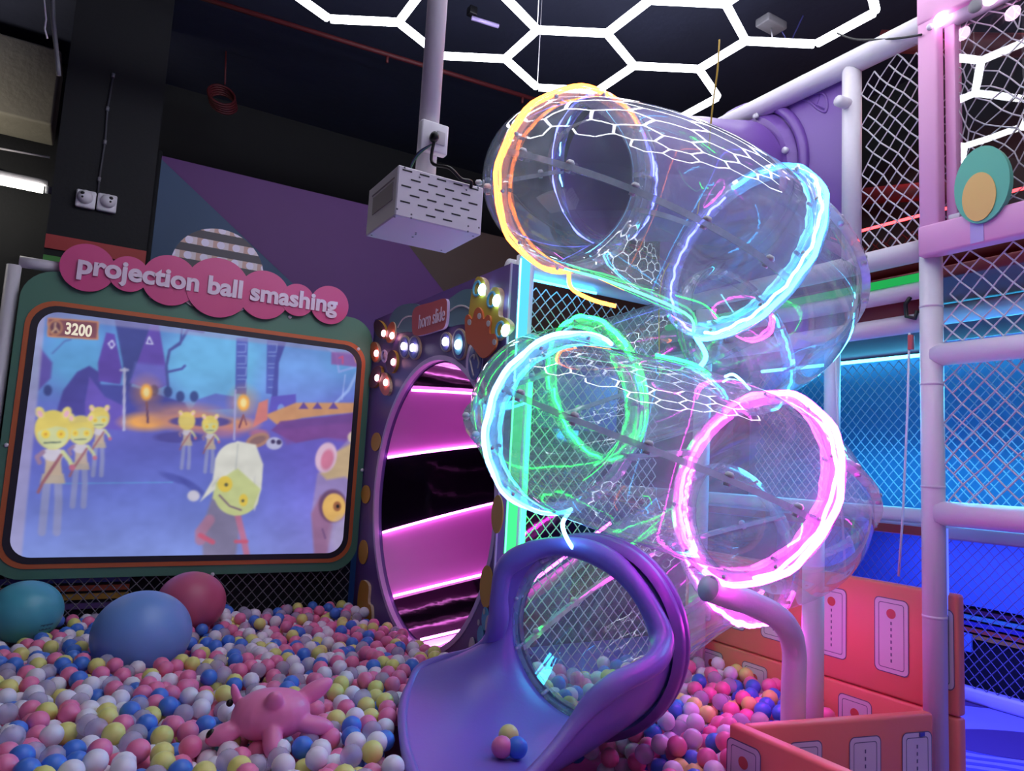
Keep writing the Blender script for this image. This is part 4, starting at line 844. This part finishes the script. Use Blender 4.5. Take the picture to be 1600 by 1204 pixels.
MB().box((bx0-.002,by0+.12*(by1-by0),zb+.36*H_),(bx0+.001,by0+.80*(by1-by0),zb+.72*H_)).build('perforated_grille','proj_side',hb)
MB().box((bx0-.002,by0+.10*(by1-by0),zb+.78*H_),(bx0+.001,by0+.85*(by1-by0),zb+.80*H_)).build('perforated_grille','proj_side',hb)
pc=np.array([bx0+W_*.46,(by0+by1)/2-.02]); 
MB().tube([(pc[0],pc[1],zt),(pc[0],pc[1],4.95)],.037,20).build('pole','proj',T)
sz=U(680,217,1,pc[1]-.05)[2]
q=MB(); q.box((pc[0]-.052,pc[1]-.065,sz-.055),(pc[0]+.052,pc[1]-.03,sz+.055),bev=.006); so_=q.build('socket_box','white',T)
MB().box((pc[0]+.005,pc[1]-.069,sz-.025),(pc[0]+.038,pc[1]-.064,sz+.025),bev=.003).build('switch_plate','pale',so_)
q=MB(); q.ell((pc[0]-.012,pc[1]-.085,sz-.012),(.016,.022,.02),12,8); q.build('power_plug','cable',so_)
cp=[(pc[0]-.012,pc[1]-.09,sz-.02),(pc[0]-.01,pc[1]-.075,sz-.10),(pc[0]+.03,by0-.015,zt+.03),(bx0+.70*W_,by0-.012,zt+.004),(bx0+.82*W_,by0-.010,zt+.006),(bx0+.84*W_,by0-.002,zt-.012)]
MB().tube(smooth_poly(cp,6,closed=False),.006,8).build('power_cable','cable',T)
for k,(mm_,dx) in enumerate((('navy',0),('cable',.006),('frame_green',-.006))):
    cp=[(pc[0]-.014,pc[1]-.08,sz-.035),(pc[0]-.055,pc[1]-.05,sz-.075+dx),(pc[0]-.06,pc[1],sz-.12+dx),(pc[0]-.045+dx,pc[1]-.02,zt)]; MB().tube(smooth_poly(cp,5,closed=False),.0025,6).build('thin_wire',mm_,T)
# ================================================================ SECURITY CAMERAS
for k,(u,v,lx) in enumerate(((134,313,-1),(167,319,1))):
    p=U(u,v,1,5.90); t=thing('security_camera',p,['left one of the two white dome security cameras on the black column','right one of the two white dome security cameras on the black column'][k],'camera')
    MB().box(p+[-.062,-.045,-.065],p+[.062,0,.065],bev=.012).build('base_box','white',t); MB().ell(p+np.array([.005*lx,-.05,.01]),(.05,.045,.05),20,12).build('dome','white',t)
    MB().ell(p+np.array([.022*lx,-.088,.025]),(.014,.012,.012),12,8).build('lens','black',t); MB().ell(p+np.array([.020*lx,-.089,-.002]),(.008,.006,.008),10,6).build('sensor','black',t)
t=thing('cable_conduit',U(165,230,1,5.9),'thin dark conduit running down the black column to the two cameras','conduit')
pp=[U(177,118,1,5.89),U(168,170,1,5.89),U(164,222,1,5.89),U(155,280,1,5.89),U(153,305,1,5.89)]; MB().tube(pp,.008,8).build('pipe','dark_grey',t)
for p in (pp[0],pp[1],pp[2],pp[3]): MB().tube([p+[0,0,-.015],p+[0,0,.015]],.012,8).build('clip','grey',t)
# thin yellow wires by the tower
for k,(P_,lb) in enumerate(((((1124,62,2.9),(1121,110,2.9),(1113,170,2.95),(1108,230,3.0)),'thin yellow wire hanging down from the honeycomb light'),(((1095,300,3.75),(1080,370,3.75),(1040,420,3.75),(1030,480,3.75),(1031,590,3.75)),'thin yellow wire hanging between the upper and lower clear tubes'))):
    tag(MB().tube(smooth_poly([UD(*p) for p in P_],6,closed=False),.0035,6).build('hanging_wire','yellow_wire'),lb,'wire')
tag(MB().tube(smooth_poly([at(1308,52,XR-.05),at(1340,62,XR-.05),at(1400,60,XR-.06),at(1440,54,XR-.085)],6,closed=False),.005,6).build('frame_cable','cable'),'thin dark cable drooping along the top beam to the pink frame','cable')
# ================================================================ BALL PIT
BD=.078; BR=BD/2
def surf(x,y):
    z=.485-.025*max(0,y-2.5)+.02*math.sin(x*2.3+y*1.1)*math.sin(y*2.7-x)
    z+=.05*math.exp(-((x-.0)**2+(y-2.9)**2)/.25)
    return z
st('floor_pit_mat',MB().box((-2.5,.2,.0),(3.25,YS+.09,.012)),'pit_floor')
def mball(name,rgb,clear=False):
    if clear:
        m=bpy.data.materials.new(name); m.use_nodes=True; nt=m.node_tree; b=nt.nodes['Principled BSDF']; b.inputs['Base Color'].default_value=(*L(rgb),1); b.inputs['Roughness'].default_value=.25
        o=nt.nodes['Material Output']; t=nt.nodes.new('ShaderNodeBsdfTransparent'); t.inputs[0].default_value=(.9,.88,.95,1); x=nt.nodes.new('ShaderNodeMixShader'); x.inputs[0].default_value=.42
        nt.links.new(t.outputs[0],x.inputs[1]); nt.links.new(b.outputs[0],x.inputs[2]); nt.links.new(x.outputs[0],o.inputs[0]); return m
    return mat(name,rgb,.34,.5)
KINDS=[('pink',mball('pink_ball_plastic',(248,132,176)),.31),('white',mball('white_ball_plastic',(242,234,246)),.21),('blue',mball('blue_ball_plastic',(78,130,226)),.17),('yellow',mball('yellow_ball_plastic',(238,232,136)),.14),('clear',mball('clear_ball_plastic',(226,216,238),True),.17)]
yoga=[]   # spheres the pit balls must stay out of: centre, radius
def yball(u,v,rpx,depth): return UD(u,v,depth),rpx*depth/F
YB=[('exercise_ball',222,990,68,3.80,'light blue','light blue exercise ball resting on the pit balls, largest of the three','blue'),('exercise_ball',40,955,49,4.25,'turquoise','turquoise exercise ball in the pit at the left edge','teal'),('exercise_ball',299,940,48,4.55,'rose','dusty rose exercise ball in the pit behind the light blue one','rose')]
for n_,u,v,rp,d,_,lb,cl in YB:
    c,r=yball(u,v,rp,d); yoga.append((c,r))
PIG=UD(420,1120,2.66); PIG[2]=surf(PIG[0],PIG[1])+.065
post_xy=[((tb[0],tb[1]),.05),((p2[0],p2[1]),.05),((2.03,3.42),.05),((-.485,5.58),.05),((XR-.02,3.12),.06)]
RIMXY=[(p[0],p[1]) for p in rim]
def in_chute(x,y,grow):
    ins=False; dm=9; n=len(RIMXY)
    for i in range(n):
        ax,ay=RIMXY[i]; bx,by=RIMXY[(i+1)%n]
        if (ay>y)!=(by>y) and x<(bx-ax)*(y-ay)/(by-ay)+ax: ins=not ins
        d2=(bx-ax)**2+(by-ay)**2+1e-12; t=min(max(((x-ax)*(bx-ax)+(y-ay)*(by-ay))/d2,0),1); dm=min(dm,math.hypot(x-ax-t*(bx-ax),y-ay-t*(by-ay)))
    return ins or dm<grow
def blocked(p):
    if p[0]>XO-.01-BR or p[1]>YS-.03-BR or (p[0]>XH-BR-.01 and p[1]>3.30-BR): return True
    if p[0]>2.19-BR and p[1]<1.97+BR-.2*max(0,(p[0]-2.19)): return True
    for (x,y),r in post_xy:
        if math.hypot(p[0]-x,p[1]-y)<r+BR: return True
    for c,r in yoga:
        if np.linalg.norm(p-c)<r+BR*.9: return True
    s=(p-base)@ex_dir; l=(p-base)@ey
    if -.10<s<.10 and math.hypot(l,p[2]-ZC)<.44+BR: return True
    if -.6<s<=-.10 and l>-.5 and math.hypot(l,p[2]-ZC-.05)<.38+BR: return True
    if -.2<s<1.1 and -.6<l<1.0 and in_chute(p[0],p[1],BR+.022): return True
    d=(p-PIG)/np.array([.15,.12,.10])
    return d@d<1.0
# random packing under a rolling surface, pushed apart until nothing overlaps
def visible(x,y):
    u,v=PJ((x,y,surf(x,y))); return -60<u<1290 and v<1300
pts=[]
tries=0
TH=.15
xs0,xs1,ys0,ys1=-1.6,3.21,1.2,5.45
cand=9000
for k in range(cand):
    x=random.uniform(xs0,xs1); y=random.uniform(ys0,ys1)
    if not visible(x,y): continue
    p=np.array([x,y,surf(x,y)-BR-random.uniform(0,TH)])
    pts.append(p)
PT=np.array(pts)
area_n=len(PT)
PT=PT[:int(len(PT))]
for it in range(26):
    kd=kdtree.KDTree(len(PT))
    for i,p in enumerate(PT): kd.insert(p,i)
    kd.balance(); mv=np.zeros_like(PT)
    for i,p in enumerate(PT):
        for co_,j,d in kd.find_range(p,BD*.995):
            if j<=i: continue
            if d<1e-6: dv=np.array([random.uniform(-1,1),random.uniform(-1,1),.3]); d=1e-6; dv/=np.linalg.norm(dv)
            else: dv=(PT[i]-PT[j])/d
            q=(BD-d)*.5; mv[i]+=dv*q*.9; mv[j]-=dv*q*.9
    PT+=np.clip(mv,-BD*.5,BD*.5)
    for i,p in enumerate(PT):
        top=surf(p[0],p[1])-BR+.012; PT[i,2]=min(max(p[2],.06),top) if it<22 else max(p[2],.06)
good=[i for i in range(len(PT)) if not blocked(PT[i])]
PT=PT[good]
# drop the balls that still overlap (deeper one goes)
order=np.argsort(-PT[:,2]); kept=[]; kd=kdtree.KDTree(len(PT))
for i,p in enumerate(PT): kd.insert(p,i)
kd.balance(); alive=np.zeros(len(PT),bool); dead=np.zeros(len(PT),bool)
for i in order:
    if dead[i]: continue
    alive[i]=True
    for _,j,d in kd.find_range(PT[i],BD*.93):
        if j!=i and not alive[j]: dead[j]=True
PT=PT[alive]
kd=kdtree.KDTree(len(PT))
for i,p in enumerate(PT): kd.insert(p,i)
kd.balance()
def exposed(i):
    p=PT[i]; v=C0-p; v/=np.linalg.norm(v); n=0
    for k in range(1,5):
        q=p+v*BD*.8*k
        for _,j,d in kd.find_range(q,BR*.85):
            if j!=i: n+=1
    return n==0
info=[]
for i,p in enumerate(PT):
    u,v=PJ(p); dep=(p-C0)@(RW@np.array([0,0,-1.])); pr=BR*F/dep
    info.append((i,-10<u<1240 and v<1204+pr*.3,dep,exposed(i)))
big=[t_[0] for t_ in sorted([t_ for t_ in info if t_[1] and t_[3]],key=lambda t_:t_[2])][:296]
bigset=set(big); kidx=np.random.choice(5,size=len(PT),p=[.31,.21,.17,.14,.17])
bmx=bmesh.new(); bmesh.ops.create_icosphere(bmx,subdivisions=3,radius=BR); 
for f in bmx.faces: f.smooth=True
ball_me=[]
for nme,m,_ in KINDS:
    me=bpy.data.meshes.new('pit_ball'); bmx.to_mesh(me); me.materials.append(m); ball_me.append(me)
bmx.free()
def zone(p):
    u,v=PJ(p)
    if u>1000: return 'beside the coral divider' if v>1130 and u>1070 else ('against the coral pad wall' if v<1085 else 'between chute and coral pads')
    if u>850: return 'under the near chute rim' if v<1180 else 'below the chute at bottom edge'
    if u>560: return 'touching the chute end lip' if v>1100 else 'behind the chute end lip'
    if u>500: return 'between pig toy and chute lip' if v>1140 else 'behind pig toy left of chute'
    if u>340: return 'below the pig toy' if v>1150 else ('just behind the pig toy' if v<1090 else 'pressed against the pig toy')
    if u>170: return 'at bottom edge left of pig toy' if v>1150 else ('in front of light blue exercise ball' if v<1100 else 'left of the pig toy')
    return 'in the bottom left corner' if v>1140 else ('in front of turquoise exercise ball' if v<1075 else 'at the left edge of pit')
desc={'pink':'pink pit ball','white':'milky white pit ball','blue':'royal blue pit ball','yellow':'pale yellow pit ball','clear':'clear lilac pit ball'}
def put_ball(p,k,lb,gr):
    o=bpy.data.objects.new('pit_ball',ball_me[k]); COL.objects.link(o); o.location=(p[0],p[1],p[2]); o.rotation_euler=(random.random()*6,random.random()*6,0); tag(o,lb,'ball',gr)
byz={}
for i in big: byz.setdefault((int(kidx[i]),zone(PT[i])),[]).append(i)
ORD=['leftmost','second from left','third from left','fourth from left','fifth from left','sixth from left','seventh from left','eighth from left','ninth from left','tenth from left','eleventh from left','twelfth from left']
for (k,z_),ids in byz.items():
    ids.sort(key=lambda i:PJ(PT[i])[0]); nm=KINDS[k][0]; nI=len(ids)
    for q,i in enumerate(ids):
        lb=desc[nm]+' '+z_ if nI==1 or nI>12 else desc[nm]+', '+('rightmost' if q==nI-1 else ORD[q])+' of those '+z_
        put_ball(PT[i],k,lb,nm+' balls '+z_)
# the rest of the pit: one mass
bm2=bmesh.new(); bmesh.ops.create_icosphere(bm2,subdivisions=2,radius=BR); iv=np.array([v.co[:] for v in bm2.verts]); iff=np.array([[v.index for v in f.verts] for f in bm2.faces]); bm2.free()
rest=[i for i in range(len(PT)) if i not in bigset]; nv=len(iv)
VV=(PT[rest][:,None,:]+iv[None]).reshape(-1,3); FF=(iff[None]+(np.arange(len(rest))*nv)[:,None,None]).reshape(-1,3)
me=bpy.data.meshes.new('pit_ball_mass'); cen=np.array([.8,3.2,0.]); me.from_pydata((VV-cen).tolist(),[],FF.tolist())
for _,m,_ in KINDS: me.materials.append(m)
me.polygons.foreach_set('material_index',np.repeat(kidx[rest],len(iff)).astype(np.int32)); me.polygons.foreach_set('use_smooth',np.ones(len(FF),bool)); me.update()
o=bpy.data.objects.new('pit_ball_mass',me); COL.objects.link(o); o.location=cen; tag(o,'mass of pink, white, blue, yellow and clear balls filling the pit','balls','','stuff')
# three balls lying in the chute
for (u,v),k,lb in (((783,1163),0,'pink ball lying inside the purple chute'),((812,1165),2,'blue ball lying inside the purple chute'),((796,1150),3,'pale green yellow ball behind the pink one inside the chute')):
    best=None
    for i in range(nr):
        if not(ths[i]<75 or ths[i]>285): continue
        for j in range(6,NB-2):
            a_=CH[(i+1)%nr][j]-CH[i-1][j]; b2=CH[i][j+1]-CH[i][j-1]; nn_=np.cross(a_,b2); nn_/=np.linalg.norm(nn_); nn_=nn_ if nn_[2]>0 else -nn_
            p=CH[i][j]+nn_*(BR+.010); pu_,pv_=PJ(p); e=(pu_-u)**2+(pv_-v)**2
            if best is None or e<best[0]: best=(e,p)
    put_ball(best[1],k,lb,None)
# exercise balls
M['y_blue']=mat('blue_gym_ball',(124,166,236),.33,.5,bump=.02,bscale=80); M['y_teal']=mat('turquoise_gym_ball',(92,186,206),.33,.5); M['y_rose']=mat('rose_gym_ball',(206,98,132),.4,.5)
for (n_,u,v,rp,d,_,lb,cl),(c,r) in zip(YB,yoga):
    t=thing(n_,c-[0,0,r*.93],lb,'ball'); MB().ell(c,(r*1.06,r*1.03,r*.96),48,32).build('ball_skin','y_'+cl,t)
    dv=np.array([.25,-.2,-.92]) if cl!='teal' else np.array([.5,-.45,-.75]); dv/=np.linalg.norm(dv); p=c+dv*r*.99; MB().tube([p,p+dv*.012],.014,10).build('valve_plug','y_'+cl,t)
    if cl=='teal':
        q=MB(); pr=[]
        for k in range(5):
            a=R(-62+k*6)
            for z_ in (-.28,-.48): pr.append(c+np.array([r*1.063*math.sqrt(1-z_*z_)*math.cos(a),r*1.033*math.sqrt(1-z_*z_)*math.sin(a),r*.963*z_]))
        q.add(pr,[(2*k,2*k+1,2*k+3,2*k+2) for k in range(4)],0,True); q.build('faded_print',mat('faded_print',(70,120,150),.5),t)
# pink pig toy: one rubber body
M['pig']=mat('pink_rubber_toy',(246,136,186),.35,.5)
q=MB(); c=PIG
fx=UD(505,1098,2.80)-UD(375,1135,2.66); fx[2]=.0; fx/=np.linalg.norm(fx); fy=np.array([-fx[1],fx[0],0]); fz=np.array([0,0,1.])
Rm=np.array([fx,fy,fz]).T
def pe(x,y,z,r,rot=None): q.ell(c+Rm@np.array([x,y,z]),r,20,14,Rm=Rm if rot is None else Rm@rot)
Ry=lambda a:np.array([[math.cos(a),0,math.sin(a)],[0,1,0],[-math.sin(a),0,math.cos(a)]]); Rx=lambda a:np.array([[1,0,0],[0,math.cos(a),-math.sin(a)],[0,math.sin(a),math.cos(a)]])
pe(0,0,0,(.135,.100,.092)); pe(.03,0,.0,(.12,.105,.088))
pe(.16,.03,.055,(.085,.036,.036),Ry(-.5)); pe(.15,-.06,-.035,(.085,.036,.034),Ry(.25)); pe(.0,-.115,-.055,(.036,.075,.036),Rx(.7)); pe(-.15,-.02,-.045,(.07,.042,.036),Ry(-.3)); pe(-.115,.05,.06,(.017,.015,.05),Ry(-.35)); pe(.0,-.07,.062,(.034,.03,.055),Rx(.65))
tmp=q.build('toy_tmp','pig'); rm=tmp.modifiers.new('r','REMESH'); rm.mode='VOXEL'; rm.voxel_size=.005; rm.use_smooth_shade=True; sm=tmp.modifiers.new('s','SMOOTH'); sm.iterations=8; sm.factor=.6
dg=bpy.context.evaluated_depsgraph_get(); me=bpy.data.meshes.new_from_object(tmp.evaluated_get(dg)); me.name='rubber_body'; loc=V3(tmp.location[:]); bpy.data.objects.remove(tmp)
t=thing('pig_toy',(c[0],c[1],c[2]-.09),'pink rubber pig toy lying on its side among the pit balls','toy')
ob=bpy.data.objects.new('rubber_body',me); link(ob,loc,t)
MB().ell(c+Rm@np.array([-.195,-.025,-.045]),(.020,.016,.022),12,8).build('black_snout','black',t); MB().ell(c+Rm@np.array([-.135,.055,.035]),(.013,.011,.013),12,8).build('black_eye','black',t)
print('balls',len(PT),'big',len(big),'LN',LINEDBG)
